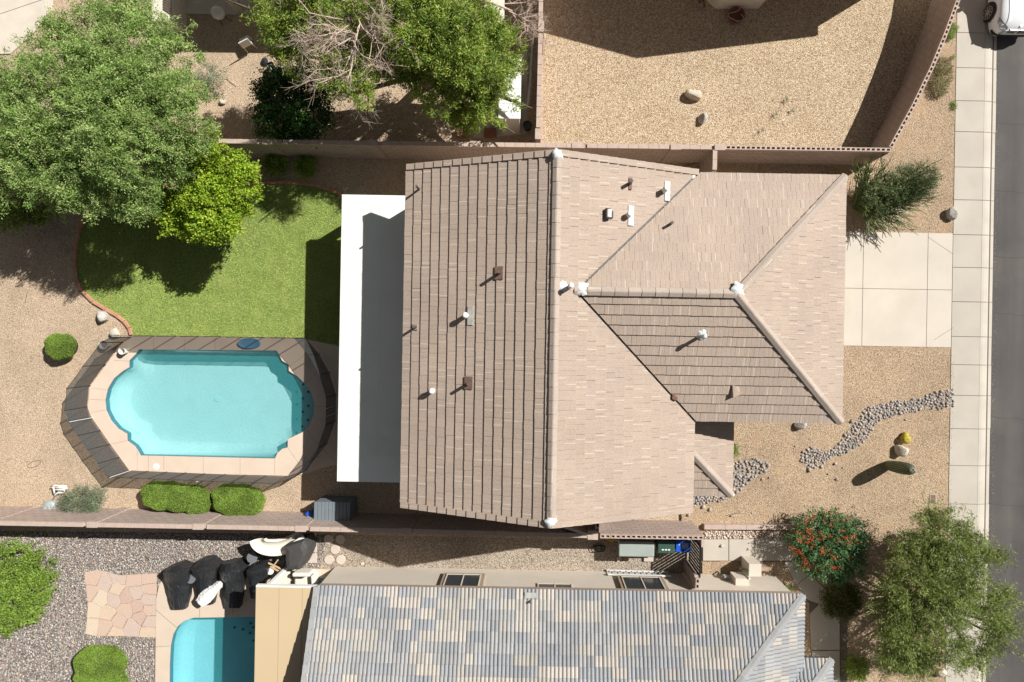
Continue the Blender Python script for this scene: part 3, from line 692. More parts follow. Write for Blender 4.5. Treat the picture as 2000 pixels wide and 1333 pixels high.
stone_bed("porch_stone_bed", [(1352, 966), (1430, 966), (1408, 978), (1378, 982), (1355, 990)], 45, .06, .11, .1, PEB, [(1373, 990, .12), (1386, 995, .11), (1345, 1006, .1), (1428, 1008, .07), (1469, 1002, .04), (1487, 1005, .04)])

for nm, px, n, z, lab in (("scattered_stones", [(1440, 690), (1855, 690), (1850, 1010), (1440, 1010)], 260, .1, "small loose dark stones scattered on the front yard gravel"), ("scattered_stones", [(5, 470), (140, 520), (190, 640), (110, 860), (180, 950), (5, 990)], 160, 0, "small loose dark stones scattered on the back yard gravel"), ("scattered_stones", [(1070, 130), (1600, 100), (1660, 270), (1070, 270)], 120, .004, "small loose dark stones scattered in the empty gravel yard")):
    stone_field(nm, W2(px, z), n, .012, .032, M['river'], lab, "stones", z)

stone_field("spilled_gravel", [(XS + .01, W(1870, 690).y), (XS + .16, W(1870, 690).y), (XS + .13, W(1870, 1000).y), (XS + .01, W(1870, 1000).y)], 170, .008, .018, M['pinkstone'], "stray gravel bits spilled over the sidewalk's left edge", "gravel", .112)
stone_field("gutter_grit", [(XR + .01, -13), (XR + .22, -13), (XR + .16, 12), (XR + .01, 12)], 420, .006, .014, M['pinkstone'], "pale grit gathered along the road's edge", "grit", .006)

stone_field("creek_pebbles", W2([(1860, 762), (1860, 795), (1790, 803), (1714, 822), (1682, 866), (1625, 892), (1580, 914), (1566, 898), (1586, 874), (1614, 882), (1642, 864), (1676, 820), (1692, 798), (1745, 786), (1800, 777)], .1), 620, .018, .04, M['river'], "small grey and pink pebbles filling the dry creek bed", "pebbles", .1)
# ------------------------------------------------------------------ tiled roofs
class TileRoof:
    def __init__(self, house, mats, weights, hb, pitch=.31, exp=.345, L=.43, stagger=True, runs=1, budget=300, gap=.01, flat=False):
        self.h = house; self.mats = mats; self.w = weights; self.hb = hb; self.pitch = pitch; self.exp = exp; self.L = L
        self.stagger = stagger; self.runs = runs; self.budget = budget
        z = [0, .75, 1, .75, 0, .75, 1, .75, 0]; n = 9; wd = pitch - gap
        xs = [wd * i / 8 for i in range(9)]
        if flat: z = [.75, 1, 1, 1, .5, 1, 1, 1, .75]; xs = [wd * q for q in (0, .04, .25, .455, .5, .545, .75, .96, 1)]
        xs = list(xs); t0, t1 = .055, .006; v = []
        for y, t in ((0, t0), (L, t1)):
            for x, q in zip(xs, z): v.append((x, y, t + hb * q))
        for x, q in zip(xs, z): v.append((x, 0.0, max(0.0, t0 + hb * q - .045)))
        v += [(0, L, -.01), (wd, L, -.01)]
        f = [(i, i + 1, n + i + 1, n + i) for i in range(8)] + [(2 * n + i, 2 * n + i + 1, i + 1, i) for i in range(8)]
        f += [(2 * n, 0, n, 3 * n), (n - 1, 3 * n - 1, 3 * n + 1, 2 * n - 1)]
        self.V = np.array(v, np.float32); self.Fq = np.array(f); self.U = np.array([(self.V[i, 0] / wd, self.V[i, 1] / L) for q in f for i in q], np.float32)
        self.full = []; self.part = []
        self.me = []
        for m in mats:
            me = fast_mesh("roof_tile", self.V, self.Fq, self.U); me.materials.append(m); self.me.append(me)
    def slope(self, poly, insets=None, show=True):
        P = [Vector(p) for p in poly]; n = (P[1] - P[0]).cross(P[2] - P[0]).normalized()
        if n.z < 0: n = -n; P.reverse(); insets = None if insets is None else [insets[(len(P) - 2 - i) % len(P)] for i in range(len(P))]
        s = (Vector((0, 0, 1)) - n * n.z).normalized(); e = s.cross(n).normalized(); o = min(P, key=lambda p: p.z)
        Q = [((p - o).dot(e), (p - o).dot(s)) for p in P]; ins = insets or [0] * len(P)
        edges = []
        for i in range(len(Q)):
            a, b = Vector(Q[i]), Vector(Q[(i + 1) % len(Q)]); d = b - a
            if d.length < 1e-6: continue
            d.normalize(); nn = Vector((-d.y, d.x)); edges.append((a + nn * ins[i], nn))     # inside is left of a CCW edge
        a0, a1 = min(q[0] for q in Q), max(q[0] for q in Q); b1 = max(q[1] for q in Q)
        k = 0; b = -.04
        while b < b1:
            off = rng.choice([0, .5, .25, .75]) * self.pitch if self.stagger else 0
            a = a0 - self.pitch + off; cur, left = 0, 0
            while a < a1:
                if left <= 0: cur = rng.choices(range(len(self.mats)), self.w)[0]; left = rng.randint(1, self.runs)
                left -= 1
                rect = [Vector((a, b + .05)), Vector((a + self.pitch, b + .05)), Vector((a + self.pitch, b + self.L)), Vector((a, b + self.L))]
                dmin = [min((r - p).dot(nn) for r in rect) for p, nn in edges]; dmax = [max((r - p).dot(nn) for r in rect) for p, nn in edges]
                if min(dmax) > 0:
                    M4 = Matrix.Translation(o + e * (a + rng.uniform(-.004, .004)) + s * (b + rng.uniform(-.006, .006))) @ Matrix(((e.x, s.x, n.x, 0), (e.y, s.y, n.y, 0), (e.z, s.z, n.z, 0), (0, 0, 0, 1)))
                    lo = [(o + e * p.x + s * p.y, e * nn.x + s * nn.y) for (p, nn), d in zip(edges, dmin) if d < 0 and not (abs(nn.y - 1) < .01)]
                    if not lo: self.full.append((M4, cur, show))
                    else: self.part.append((M4, cur, lo))
                a += self.pitch
            b += self.exp; k += 1
        return o, n
    def finish(self, name="tile_field"):
        vis = [i for i, t in enumerate(self.full) if t[2]]; rng.shuffle(vis); own = set(vis[:self.budget])
        for i in sorted(own):
            M4, c, _ = self.full[i]; inst("roof_tile", self.me[c], M4, self.h)
        V, Fa, U, MI = [], [], [], []; nv = 0
        for i, (M4, c, _) in enumerate(self.full):
            if i in own: continue
            A = np.array(M4, np.float32); V.append(self.V @ A[:3, :3].T + A[:3, 3]); Fa.append(self.Fq + nv); U.append(self.U); MI += [c] * len(self.Fq); nv += len(self.V)
        bm = bmesh.new(); uvl = bm.loops.layers.uv.new("UVMap")
        for M4, c, cuts in self.part:
            t = bmesh.new(); tl = t.loops.layers.uv.new("UVMap"); vs = [t.verts.new(M4 @ Vector(v)) for v in self.V]; k = 0
            for q in self.Fq:
                f = t.faces.new([vs[i] for i in q]); f.material_index = c
                for l in f.loops: l[tl].uv = self.U[k]; k += 1
            for p, nn in cuts:
                bmesh.ops.bisect_plane(t, geom=t.verts[:] + t.edges[:] + t.faces[:], plane_co=p, plane_no=nn, clear_inner=True)
            mp = {v: bm.verts.new(v.co) for v in t.verts}
            for f in t.faces:
                g2 = bm.faces.new([mp[v] for v in f.verts]); g2.material_index = f.material_index
                for l1, l2 in zip(f.loops, g2.loops): l2[uvl].uv = l1[tl].uv
            t.free()
        if V:
            me = fast_mesh(name, np.concatenate(V), np.concatenate(Fa), np.concatenate(U), MI)
            for m in self.mats: me.materials.append(m)
            bm.from_mesh(me) if False else None
            b2 = bmesh.new(); b2.from_mesh(me); tmp = bpy.data.meshes.new("t"); bm.to_mesh(tmp); b2.from_mesh(tmp); b2.to_mesh(me); b2.free(); bpy.data.meshes.remove(tmp)
        else:
            me = bpy.data.meshes.new(name); bm.to_mesh(me)
            for m in self.mats: me.materials.append(m)
        bm.free(); place(name, me, self.h, kind="stuff")
def slab(b, poly, th, dz=0.0):
    """roof deck under the tiles"""
    n = len(poly); b.add([(p[0], p[1], p[2] + dz) for p in poly] + [(p[0], p[1], p[2] + dz - th) for p in poly],
                         [tuple(range(n)), tuple(range(2 * n - 1, n - 1, -1))] + [(i, n + i, n + (i + 1) % n, (i + 1) % n) for i in range(n)])
def caps(house, a, c, m, w=.29, h=.08, step=.40, name="ridge_cap", lift=.035):
    """overlapping rounded cap tiles along a ridge or hip, from the low end a to the high end c"""
    a, c = Vector(a), Vector(c); d = (c - a); L = d.length; d.normalize(); s = d.cross(Vector((0, 0, 1))).normalized(); u = s.cross(d).normalized()
    k = max(1, round(L / step)); st = L / k; n = 7; vs = []
    PF_ = [(-.5, -.02), (-.47, .22), (-.10, .93), (0, 1.0), (.10, .93), (.47, .22), (.5, -.02)]
    for y, t in ((0, .016), (st + .05, .0)):
        for x, q in PF_: vs.append((x * w, y, q * h + t))
    for x, q in PF_: vs.append((x * w * .95, 0, q * h - .02))
    fs = [(i, i + 1, n + i + 1, n + i) for i in range(n - 1)] + [(2 * n + i, 2 * n + i + 1, i + 1, i) for i in range(n - 1)]
    me = fast_mesh(name, vs, [f for f in fs], [(vs[i][0] / w + .5, vs[i][1] / st) for f in fs for i in f]); me.materials.append(m)
    for i in range(k):
        p = a + d * (st * i) + u * lift
        Mx = Matrix(((s.x, d.x, u.x, p.x), (s.y, d.y, u.y, p.y), (s.z, d.z, u.z, p.z), (0, 0, 0, 1))) @ Matrix.Rotation(rng.uniform(-.012, .012), 4, 'Z')
        inst(name, me, Mx, house)
def rakes(house, a, c, out, m, step, w=.2):
    """barge tiles turned over the edge of a gable, one for each course, from the eave a up to c"""
    a, c = Vector(a), Vector(c); d = (c - a); L = d.length; d.normalize(); s = Vector(out).normalized(); u = s.cross(d).normalized()
    if u.z < 0: u = -u
    k = int(L / step); T = L / k + .05
    V = [(-.05, 0, .10), (w - .05, 0, .10), (w - .05, T, .065), (-.05, T, .065), (w - .05, 0, -.16), (w - .05, T, -.16), (-.05, 0, .04), (w - .09, 0, .06), (w - .09, 0, -.16)]
    fs = [(0, 1, 2, 3), (1, 4, 5, 2)]; me = bpy.data.meshes.new("rake_tile")
    me.from_pydata(V, [], fs + [(0, 6, 7, 1), (7, 8, 4, 1), (3, 6, 0)]); me.materials.append(m)
    l = me.uv_layers.new(name="UVMap")
    for i in range(k):
        p = a + d * (L / k * i)
        inst("rake_tile", me, Matrix(((s.x, d.x, u.x, p.x), (s.y, d.y, u.y, p.y), (s.z, d.z, u.z, p.z), (0, 0, 0, 1))), house)

# ------------------------------------------------------------------ the house in the middle
ZE, ZR = 4.5, 6.32
XL = (W(796, 331, ZE).x + W(785, 986, ZE).x) / 2; XRt = (W(1353, 338, ZE).x + W(1359, 1000, ZE).x) / 2
XRI = (W(1088, 298, ZR).x + W(1077, 1020, ZR).x) / 2
YT = (W(1088, 300, ZR).y + W(796, 333, ZE).y) / 2; YB = (W(1077, 1020, ZR).y + W(785, 984, ZE).y) / 2
YGT, YGB = YT, W(1500, 822, ZE).y
XG = W(1645, 580, ZE).x
slR = (ZR - ZE) / (XRt - XRI)
YG = (YGT + YGB) / 2; slG = slR
ZG = ZE + slG * (YGT - YGB) / 2
XP = XRI + (ZR - ZG) / slR; XGE = XG - (ZG - ZE) / slG
V3 = Vector
R0, R1 = V3((XRI, YT, ZR)), V3((XRI, YB, ZR)); A0, B0 = V3((XL, YT, ZE)), V3((XL, YB, ZE))
Q0, P0 = V3((XRI, YG, ZR)), V3((XP, YG, ZG)); C0, V2_ = V3((XRt, YGT, ZE)), V3((XRt, YGB, ZE)); C1 = V3((XRt, YT, ZE)); D0 = V3((XRt, YB, ZE))
E0 = V3((XGE, YG, ZG)); G0, G1 = V3((XG, YGT, ZE)), V3((XG, YGB, ZE))
house = thing("house", "large house with pinkish tan tiled gable and hip roofs between lawn and driveway", "house", ((XL + XG) / 2, (YT + YB) / 2, 0))
dk = MB(); OV = .5
wb = MB(); wb.box(((XL + XRt) / 2, (YT + YB) / 2, 0), (XRt - XL - 2 * OV, YT - YB - .5, ZE - .1))
for y in (YT - .25, YB + .25):
    wb.add([(XL + OV, y, ZE - .11), (XRt - OV, y, ZE - .11), (XRI, y, ZR - .2), (XL + OV, y - .02 * (1 if y > 0 else -1), ZE - .11), (XRt - OV, y - .02 * (1 if y > 0 else -1), ZE - .11), (XRI, y - .02 * (1 if y > 0 else -1), ZR - .2)], [(0, 1, 2), (5, 4, 3)])
wb.build("wall", M['stucco'], house)
MB().box(((XRt - OV + XG - OV) / 2 + .01, YG, 0), (XG - XRt - .02, YGT - YGB - 2 * OV, ZE - .12)).build("wall", M['stucco'], house)
gd = MB().box((XG - OV + .03, YG, .1), (.06, 4.6, 2.2)).build("garage_door", M['white_stucco'], house)
for i in range(4): MB().box((XG - OV + .07, YG, .14 + i * .54), (.03, 4.5, .48)).build("door_panel", M['white_stucco'], gd)
for poly in ([B0, R1, R0, A0], [R0, R1, D0, C1], [P0, E0, G0, C0], [P0, V2_, G1, E0], [E0, G1, G0]): slab(dk, poly, .16, -.012)
dk.build("roof_deck", M['underlay'], house)
for a, c, o in ((A0, B0, (-.02, 0)), (C1, C0, (.02, 0)), (V2_, D0, (.02, 0)), (C0, G0, (0, .02)), (V2_, G1, (0, -.02)), (G0, G1, (.02, 0))):
    if (a - c).length > .1: MB().bar((a.x + o[0], a.y + o[1], a.z - .1), (c.x + o[0], c.y + o[1], c.z - .1), .03, .17).build("fascia", M['fascia'], house)
tr = TileRoof(house, [M['tileA'], M['tileB'], M['tileC']], [3, 3, 2], .009, gap=.004, flat=True)
PL_left = tr.slope([B0, R1, R0, A0])
PL_right = tr.slope([Q0, P0, C0, C1, R0] if (C0 - C1).length > .05 else [Q0, P0, C0, R0], [0, .045, 0, 0, 0][:5 if (C0 - C1).length > .05 else 4])
tr.slope([R1, D0, V2_, P0, Q0], [0, 0, .045, 0, 0])
PL_gt = tr.slope([P0, E0, G0, C0], [0, 0, 0, .045])
PL_gb = tr.slope([P0, V2_, G1, E0], [.045, 0, 0, 0])
PL_gr = tr.slope([E0, G1, G0])
# porch roof, lower, tucked under the main eave
ZPO = 3.0; XPO, YPO = W(1429, 880, ZPO).x, W(1400, 966, ZPO).y; hx = 2.2; slp = .36
PA, PB_ = V3((XPO, YPO, ZPO)), V3((XPO - hx, YPO + hx, ZPO + hx * slp)); yN = YGB + .3
pr = [V3((XPO, YPO, ZPO)), V3((XPO, yN, ZPO)), V3((XPO - hx, yN, ZPO + hx * slp)), PB_]
ps = [V3((XPO - hx, YPO, ZPO)), PA, PB_]
PL_po = tr.slope(pr, show=False); tr.slope(ps, show=False)
d2 = MB(); slab(d2, pr, .14, -.012); slab(d2, ps, .14, -.012); d2.build("porch_roof_deck", M['underlay'], house)
caps(house, PA, PB_, M['tilecap'], step=.42, name="hip_cap")
for y in (YPO + .3, YPO + 2.4): MB().box((XPO - .3, y, .1), (.35, .35, ZPO - .2)).build("porch_post", M['stucco'], house)
tr.finish()
caps(house, R1, R0, M['tilecap'], step=.43); caps(house, P0 + V3((-.06, 0, .0)), E0, M['tilecap'], step=.43)
caps(house, G0, E0, M['tilecap'], step=.43, name="hip_cap"); caps(house, G1, E0, M['tilecap'], step=.43, name="hip_cap")
for a, c, o in ((A0, R0, (0, 1, 0)), (B0, R1, (0, -1, 0)), (C1, R0, (0, 1, 0)), (D0, R1, (0, -1, 0))): rakes(house, a, c, o, M['tileA'], .345)
def vline(a, c, dz, w, name, m): MB().bar(a + V3((0, 0, dz)), c + V3((0, 0, dz)), w, .012).build(name, m, house)
vline(C0, P0, .002, .16, "valley_flashing", M['pipe_dark']); vline(V2_, P0, .002, .16, "valley_flashing", M['pipe_dark'])
# mastic blobs, vents and pipes
def blob(px, py, plane, r, seed, h=.06):
    p = hit(px, py, plane[0], plane[1]); r_ = random.Random(seed); n = 22
    prof = [(p.x + math.cos(a) * r * k, p.y + math.sin(a) * r * k, 0) for a, k in ((2 * math.pi * i / n, r_.uniform(.78, 1.15)) for i in range(n))]
    nn = plane[1]; top = [(x, y, p.z - ((x - p.x) * nn.x + (y - p.y) * nn.y) / nn.z) for x, y, _ in prof]
    b = MB(); vs = [(x, y, z + .03) for x, y, z in top] + [(p.x + (x - p.x) * .7, p.y + (y - p.y) * .7, z + .03 + h * .8 - (z - p.z) * .3) for x, y, z in top] + [(p.x, p.y, p.z + .05 + h)]
    b.add(vs, [(i, (i + 1) % n, n + (i + 1) % n, n + i) for i in range(n)] + [(n + i, n + (i + 1) % n, 2 * n) for i in range(n)])
    b.build("mastic_patch", M['mastic'], house, smooth=True)
for (px, py, pl, r, h) in ((1088, 303, PL_right, .2, .12), (1077, 1018, PL_right, .2, .12), (1136, 563, PL_gt, .25, .1), (1441, 567, PL_gr, .27, .1), (1352, 343, PL_gt, .14, .05), (1100, 560, PL_right, .2, .06), (1370, 655, PL_gb, .2, .07), (1430, 966, PL_po, .09, .05)): blob(px, py, pl, r, int(px), h)
def vent(px, py, plane, kind, h=.4, r=.045, fl=None, fs=(.55, .35), pm=None, cap=None, off=(0, 0)):
    p = hit(px, py, plane[0], plane[1]); n = plane[1]; b = MB()
    b.tube([(p.x, p.y, p.z - .05), (p.x, p.y, p.z + h)], r, 12)
    if cap: b.lathe((p.x, p.y, p.z + h), [(cap, -.06), (cap, .0), (cap * .6, .05), (0, .06)], 12)
    o = b.build(kind, pm or M['pipe_dark'], house, smooth=False)
    if fl:
        s = (V3((0, 0, 1)) - n * n.z).normalized(); e = s.cross(n).normalized(); q = p + n * .075 + s * off[1] + e * off[0]
        MB().add([q + e * (fs[0] / 2 * i) + s * (fs[1] / 2 * j) + n * k for k in (-.02, .012) for i, j in ((-1, -1), (1, -1), (1, 1), (-1, 1))], [(3, 2, 1, 0), (4, 5, 6, 7), (0, 1, 5, 4), (1, 2, 6, 5), (2, 3, 7, 6), (3, 0, 4, 7)]).build("flashing", fl, o)
vent(819, 371, PL_left, "vent_pipe", .5, .04); vent(813, 639, PL_left, "vent_pipe", .42, .045, M['tilecap'], (.2, .2))
vent(976, 534, PL_left, "vent_pipe", .45, .055, M['flash_brown'], (.42, .28), off=(0, -.0)); vent(917, 748, PL_left, "vent_pipe", .45, .055, M['flash_brown'], (.42, .28))
vent(911, 617, PL_left, "vent_pipe", .35, .08, M['flash_grey'], (.62, .2), M['white'], .10, (0, .18)); vent(846, 763, PL_left, "vent_pipe", .3, .08, None, pm=M['white'], cap=.1)
vent(1229, 360, PL_right, "vent_pipe", .4, .06, M['flash_brown'], (.38, .12)); vent(1227, 422, PL_right, "vent_pipe", .3, .09, M['mastic'], (.65, .2), M['white'], .10, (0, -.06))
vent(1296, 374, PL_right, "vent_pipe", .38, .09, M['mastic'], (.65, .2), M['white'], .10, (0, -.1)); vent(1308, 439, PL_gt, "vent_pipe", .35, .05)
vent(1113, 561, PL_right, "vent_pipe", .55, .07, None, pm=M['white'], cap=.09); vent(1366, 658, PL_gb, "vent_pipe", .55, .06, None, pm=M['galv'], cap=.08)
p = hit(1188, 420, *PL_right); b = MB()                      # low turbine vent beside the white one
b.box((p.x, p.y, p.z - .02), (.3, .22, .1)); b.tube([(p.x - .03, p.y - .16, p.z + .16), (p.x - .03, p.y + .16, p.z + .16)], .1, 14)
v_ = b.build("roof_vent", M['pipe_dark'], house); MB().tube([(p.x - .01, p.y - .12, p.z + .2), (p.x - .01, p.y + .12, p.z + .2)], .085, 14).build("vent_hood", M['white'], v_)
p = hit(1433, 765, *PL_gb); b = MB(); n_ = PL_gb[1]        # tile-coloured dormer vent
b.add([p + V3((-.1, .22, .03)), p + V3((.26, .12, .03)), p + V3((.26, -.12, .0)), p + V3((-.1, -.22, .0)), p + V3((-.1, .22, .16)), p + V3((.0, .2, .17)), p + V3((.2, -.08, .14)), p + V3((-.06, -.2, .15))], [(4, 5, 1, 0), (5, 6, 2, 1), (6, 7, 3, 2), (7, 4, 0, 3), (7, 6, 5, 4)]); b.build("roof_vent", M['tileB'], house)
blobstone("bird_nest", hit(1317, 776, *PL_gb) + V3((0, 0, .06)), .14, .12, .07, .4, M['flash_brown'], 5)["label"] = "small brown clump of debris caught in the roof valley"
bpy.data.objects["bird_nest"]["category"] = "debris"

# ------------------------------------------------------------------ white patio cover
ZP = 2.4; x0, x1 = W(663, 640, ZP).x, XL + OV - .02; y0, y1 = W(720, 942, ZP).y, W(720, 381, ZP).y
pc = thing("patio_cover", "long white flat patio roof along the back of the house", "patio cover", ((x0 + x1) / 2, (y0 + y1) / 2, 0))
MB().box(((x0 + x1) / 2, (y0 + y1) / 2, ZP - .2), (x1 - x0, y1 - y0, .2)).build("roof_slab", M['coat'], pc, bevel=.015)
for xx in (W(742, 640, ZP).x, W(705, 640, ZP).x): MB().box((xx, (y0 + y1) / 2, ZP - .001), (.03, y1 - y0 - .02, .006)).build("seam", M['coat'], pc)
MB().box((x0 + .25, (y0 + y1) / 2, ZP - .42), (.2, y1 - y0 - .2, .218)).build("beam", M['white_stucco'], pc)
for k in range(4): MB().box((x0 + .25, y0 + .3 + k * (y1 - y0 - .6) / 3, .0), (.3, .3, ZP - .425)).build("post", M['white_stucco'], pc)
MB().box(((x0 + x1) / 2 + .2, (y0 + y1) / 2, .0), (x1 - x0 - .2, y1 - y0 - .6, .055)).build("patio_slab", M['deck'], pc)

# ------------------------------------------------------------------ house along the bottom edge
ZN = 2.8
YN = W(1000, 1152, ZN).y; XNL = W(622, 1150, ZN).x; XNR = W(1567, 1210, ZN).x; sln = .36; dN = 6.5
nh = thing("house", "house with mottled blue grey and cream barrel tiles along the bottom", "house", ((XNL + XNR) / 2, YN - 5, 0))
a = V3((XNL, YN, ZN)); c = V3((XNR, YN, ZN)); top = ZN + dN * sln; e = V3((XNR - dN, YN - dN, top)); f = V3((XNL, YN - dN, top)); g1 = V3((XNR, YN - 2 * dN, ZN)); h1 = V3((XNL, YN - 2 * dN, ZN))
nt_ = TileRoof(nh, [M['ntA'], M['ntB'], M['ntC'], M['ntD']], [4, 5, 2.6, 1.3], .045, pitch=.29, exp=.36, L=.44, stagger=False, runs=3, gap=.004)
PL_n = nt_.slope([a, c, e, f]); PL_nr = nt_.slope([c, g1, e])
yw = W(1000, 1113, 0).y
# lower hip over the entry at the right
X2, Y2 = W(1623, 1300, 2.7).x, W(1600, 1287, 2.7).y; z2 = 2.7; q = 2.6
k0, k1, k2 = V3((XNR - 2.4, Y2, z2)), V3((X2, Y2, z2)), V3((X2 - q, Y2 - q, z2 + q * sln)); k3 = V3((XNR - 2.4, Y2 - q, z2 + q * sln)); k4 = V3((X2, Y2 - 2 * q, z2))
nt_.slope([k0, k1, k2, k3], show=False); nt_.slope([k1, k4, k2], show=False)
nt_.finish()
d3 = MB(); slab(d3, [a, f, e, c], .15, -.012); slab(d3, [c, e, g1], .15, -.012); slab(d3, [f, h1, g1, e], .15, -.012); slab(d3, [k0, k3, k2, k1], .14, -.012); slab(d3, [k1, k2, k4], .14, -.012); d3.build("roof_deck", M['underlay'], nh)
caps(nh, c, e, M['ntB'], step=.42, name="hip_cap", w=.3); caps(nh, k1, k2, M['ntB'], step=.42, name="hip_cap", w=.3); caps(nh, e, f, M['ntB'], step=.42, w=.3)
rakes(nh, a, f, (-1, 0, 0), M['ntB'], .36)
MB().bar((a.x, a.y + .015, a.z - .1), (c.x, c.y + .015, c.z - .1), .03, .17).build("fascia", M['fascia'], nh)
xw0, xw1 = W(655, 1113, 0).x, W(1510, 1125, 0).x
MB().box(((xw0 + xw1) / 2, yw - 5.5, 0), (xw1 - xw0, 11, ZN - .1)).build("wall", M['nstucco'], nh)
MB().box(((xw1 + X2 - .5) / 2, Y2 - 2.4, 0), (X2 - .5 - xw1, 3.6, 2.55)).build("wall", M['nstucco'], nh)
def nwindow(px0, px1, py, zb, zt, trim=True, parent=nh, y=None):
    y = yw if y is None else y; xa, xb = W(px0, py, zb).x, W(px1, py, zb).x; w = xb - xa; cx = (xa + xb) / 2
    if trim:
        o = MB().box((cx, y + .06, zb - .14), (w + .28, .12, zt - zb + .28)).build("window_surround", M['wintrim'], parent); yy = y + .12
    else: o = MB().box((cx, y + .01, zb - .02), (w + .04, .02, zt - zb + .04)).build("window_surround", M['nstucco'], parent); yy = y + .02
    fr = MB()
    for xx in (xa + .02, cx, xb - .02): fr.box((xx, yy + .018, zb), (.045, .036, zt - zb))
    for zz in (zb, zt - .045): fr.box((cx, yy + .016, zz), (w, .03, .045))
    fr.build("frame", M['winframe'], o)
    for s in (-1, 1): MB().box((cx + s * w / 4, yy + .006, zb + .03), (w / 2 - .04, .01, zt - zb - .06)).build("pane", M['glass'], o)
nwindow(873, 940, 1126, .85, 2.1); nwindow(1050, 1117, 1138, 1.35, 2.1, False); nwindow(1213, 1288, 1130, .8, 2.1)
p = hit(1035, 1172, *PL_n); o = MB().tube([(p.x, p.y, p.z - .05), (p.x, p.y, p.z + .22)], .035, 10).build("vent_pipe", M['pipe_dark'], nh)
pp = hit(1036, 1163, *PL_n) + PL_n[1] * .1; MB().box((pp.x, pp.y, pp.z - .02), (.42, .2, .02)).build("flashing", M['flash_grey'], o)
# tan flat patio cover of that house
ZT = 2.75; tx0, tx1 = W(498, 1240, ZT).x, XNL + .25; ty1 = W(560, 1148, ZT).y
tp = thing("patio_cover", "tan metal panel patio cover beside the grey tiled roof", "patio cover", ((tx0 + tx1) / 2, ty1 - 3, 0))
npn = 3
for i in range(npn):
    w = (tx1 - tx0) / npn; MB().box((tx0 + w * (i + .5), ty1 - 3.6, ZT - .08), (w - .012, 7.2, .08)).build("roof_panel", M['tan_panel'], tp)
MB().box(((tx0 + tx1) / 2, ty1 - 3.6, ZT - .1), (tx1 - tx0 - .03, 7.15, .018)).build("soffit", M['fascia'], tp)
MB().box(((tx0 + tx1) / 2, ty1 + .03, ZT - .16), (tx1 - tx0, .06, .155)).build("gutter", M['white'], tp)
for y in (ty1 - .2, ty1 - 3.4, ty1 - 6.6): MB().box((tx0 + .2, y, .06), (.12, .12, ZT - .17)).build("post", M['white'], tp)
# ------------------------------------------------------------------ block walls
ZW = 1.83; BL, BT, BH = .40, .15, .2
def hollow_block():
    b = MB(); h = BL / 2 - .004; t = BT / 2; cw, ct = .062, .042
    hs = [[(cx - cw, -ct), (cx - cw, ct), (cx + cw, ct), (cx + cw, -ct)] for cx in (-.1, .1)]
    b.prism([(-h, -t), (h, -t), (h, t), (-h, t)], -BH, 0, holes=hs, bottom=False)
    me = bpy.data.meshes.new("hollow_block"); me.from_pydata(b.v, [], b.f); me.materials.append(M['cap']); return me
HOL = hollow_block()
def cap_mesh(L, T, H, m, name):
    b = MB().box((0, 0, -H), (L - .008, T, H)); me = bpy.data.meshes.new(name); me.from_pydata(b.v, [], b.f); me.materials.append(m); return me
CAPM = cap_mesh(BL, .17, .06, M['cap'], "cap_block")
def along(pts, step):
    """evenly spaced (point, direction) along a polyline"""
    P = [V3((p.x, p.y, 0)) for p in pts]; seg = [(b - a).length for a, b in zip(P, P[1:])]; T = sum(seg); n = max(1, int(round(T / step))); out = []
    for i in range(n):
        d = (i + .5) * T / n; k = 0
        while k < len(seg) - 1 and d > seg[k]: d -= seg[k]; k += 1
        u = (P[k + 1] - P[k]).normalized(); out.append((P[k] + u * d, u))
    return out
def body(b, pts, t, z0, z1):
    for a, c in zip(pts, pts[1:]):
        d = (V3((c.x, c.y, 0)) - V3((a.x, a.y, 0))).normalized() * (t * .3)
        b.bar((a.x - d.x, a.y - d.y, (z0 + z1) / 2), (c.x + d.x, c.y + d.y, (z0 + z1) / 2), t, z1 - z0)
def wall(label, px, top, pil=(), cells=(), z=ZW, zb=0.0, zpx=None, group=None):
    """top: 'cap' or 'open' for each stretch of the polyline px (points on the wall's top)"""
    P = W2(px, z); o = thing("block_wall", label, "wall", V3((P[0].x, P[0].y, zb)).lerp(V3((P[-1].x, P[-1].y, zb)), .5), group)
    b = MB()
    for i, (a, c) in enumerate(zip(P, P[1:])): body(b, [a, c], BT, zb, z - (BH if top[i] == 'open' else .06) - .002)
    b.build("wall_body", M['block'], o)
    runs = []; i = 0
    while i < len(P) - 1:
        j = i
        while j < len(P) - 2 and top[j + 1] == top[i]: j += 1
        runs.append((top[i], P[i:j + 2])); i = j + 1
    pp = [W(x, y, z) for x, y in pil]
    for kind, pts in runs:
        for p, u in along(pts, BL):
            an = math.atan2(u.y, u.x)
            if kind == 'cap' and any((V3((q.x, q.y, 0)) - p).length < .2 for q in pp): continue
            inst("hollow_block" if kind == 'open' else "cap_block", HOL if kind == 'open' else CAPM, Matrix.Translation((p.x, p.y, z + rng.uniform(-.004, .004))) @ Matrix.Rotation(an, 4, 'Z'), o)
    for q in pp:
        k = min(range(len(P) - 1), key=lambda i: abs((P[i + 1] - P[i]).normalized().cross(q - P[i]).length) + (0 if (q - P[i]).dot(P[i + 1] - P[i]) > -.1 and (q - P[i + 1]).dot(P[i] - P[i + 1]) > -.1 else 9))
        u = P[k + 1] - P[k]; an = math.atan2(u.y, u.x)
        s = MB().box((q.x, q.y, zb), (.4, .21, z - zb - .05), an).build("pilaster", M['block'], o)
        MB().box((q.x, q.y, z - .05), (.41, .23, .075), an).build("pilaster_cap", M['cap'], s)
    return o
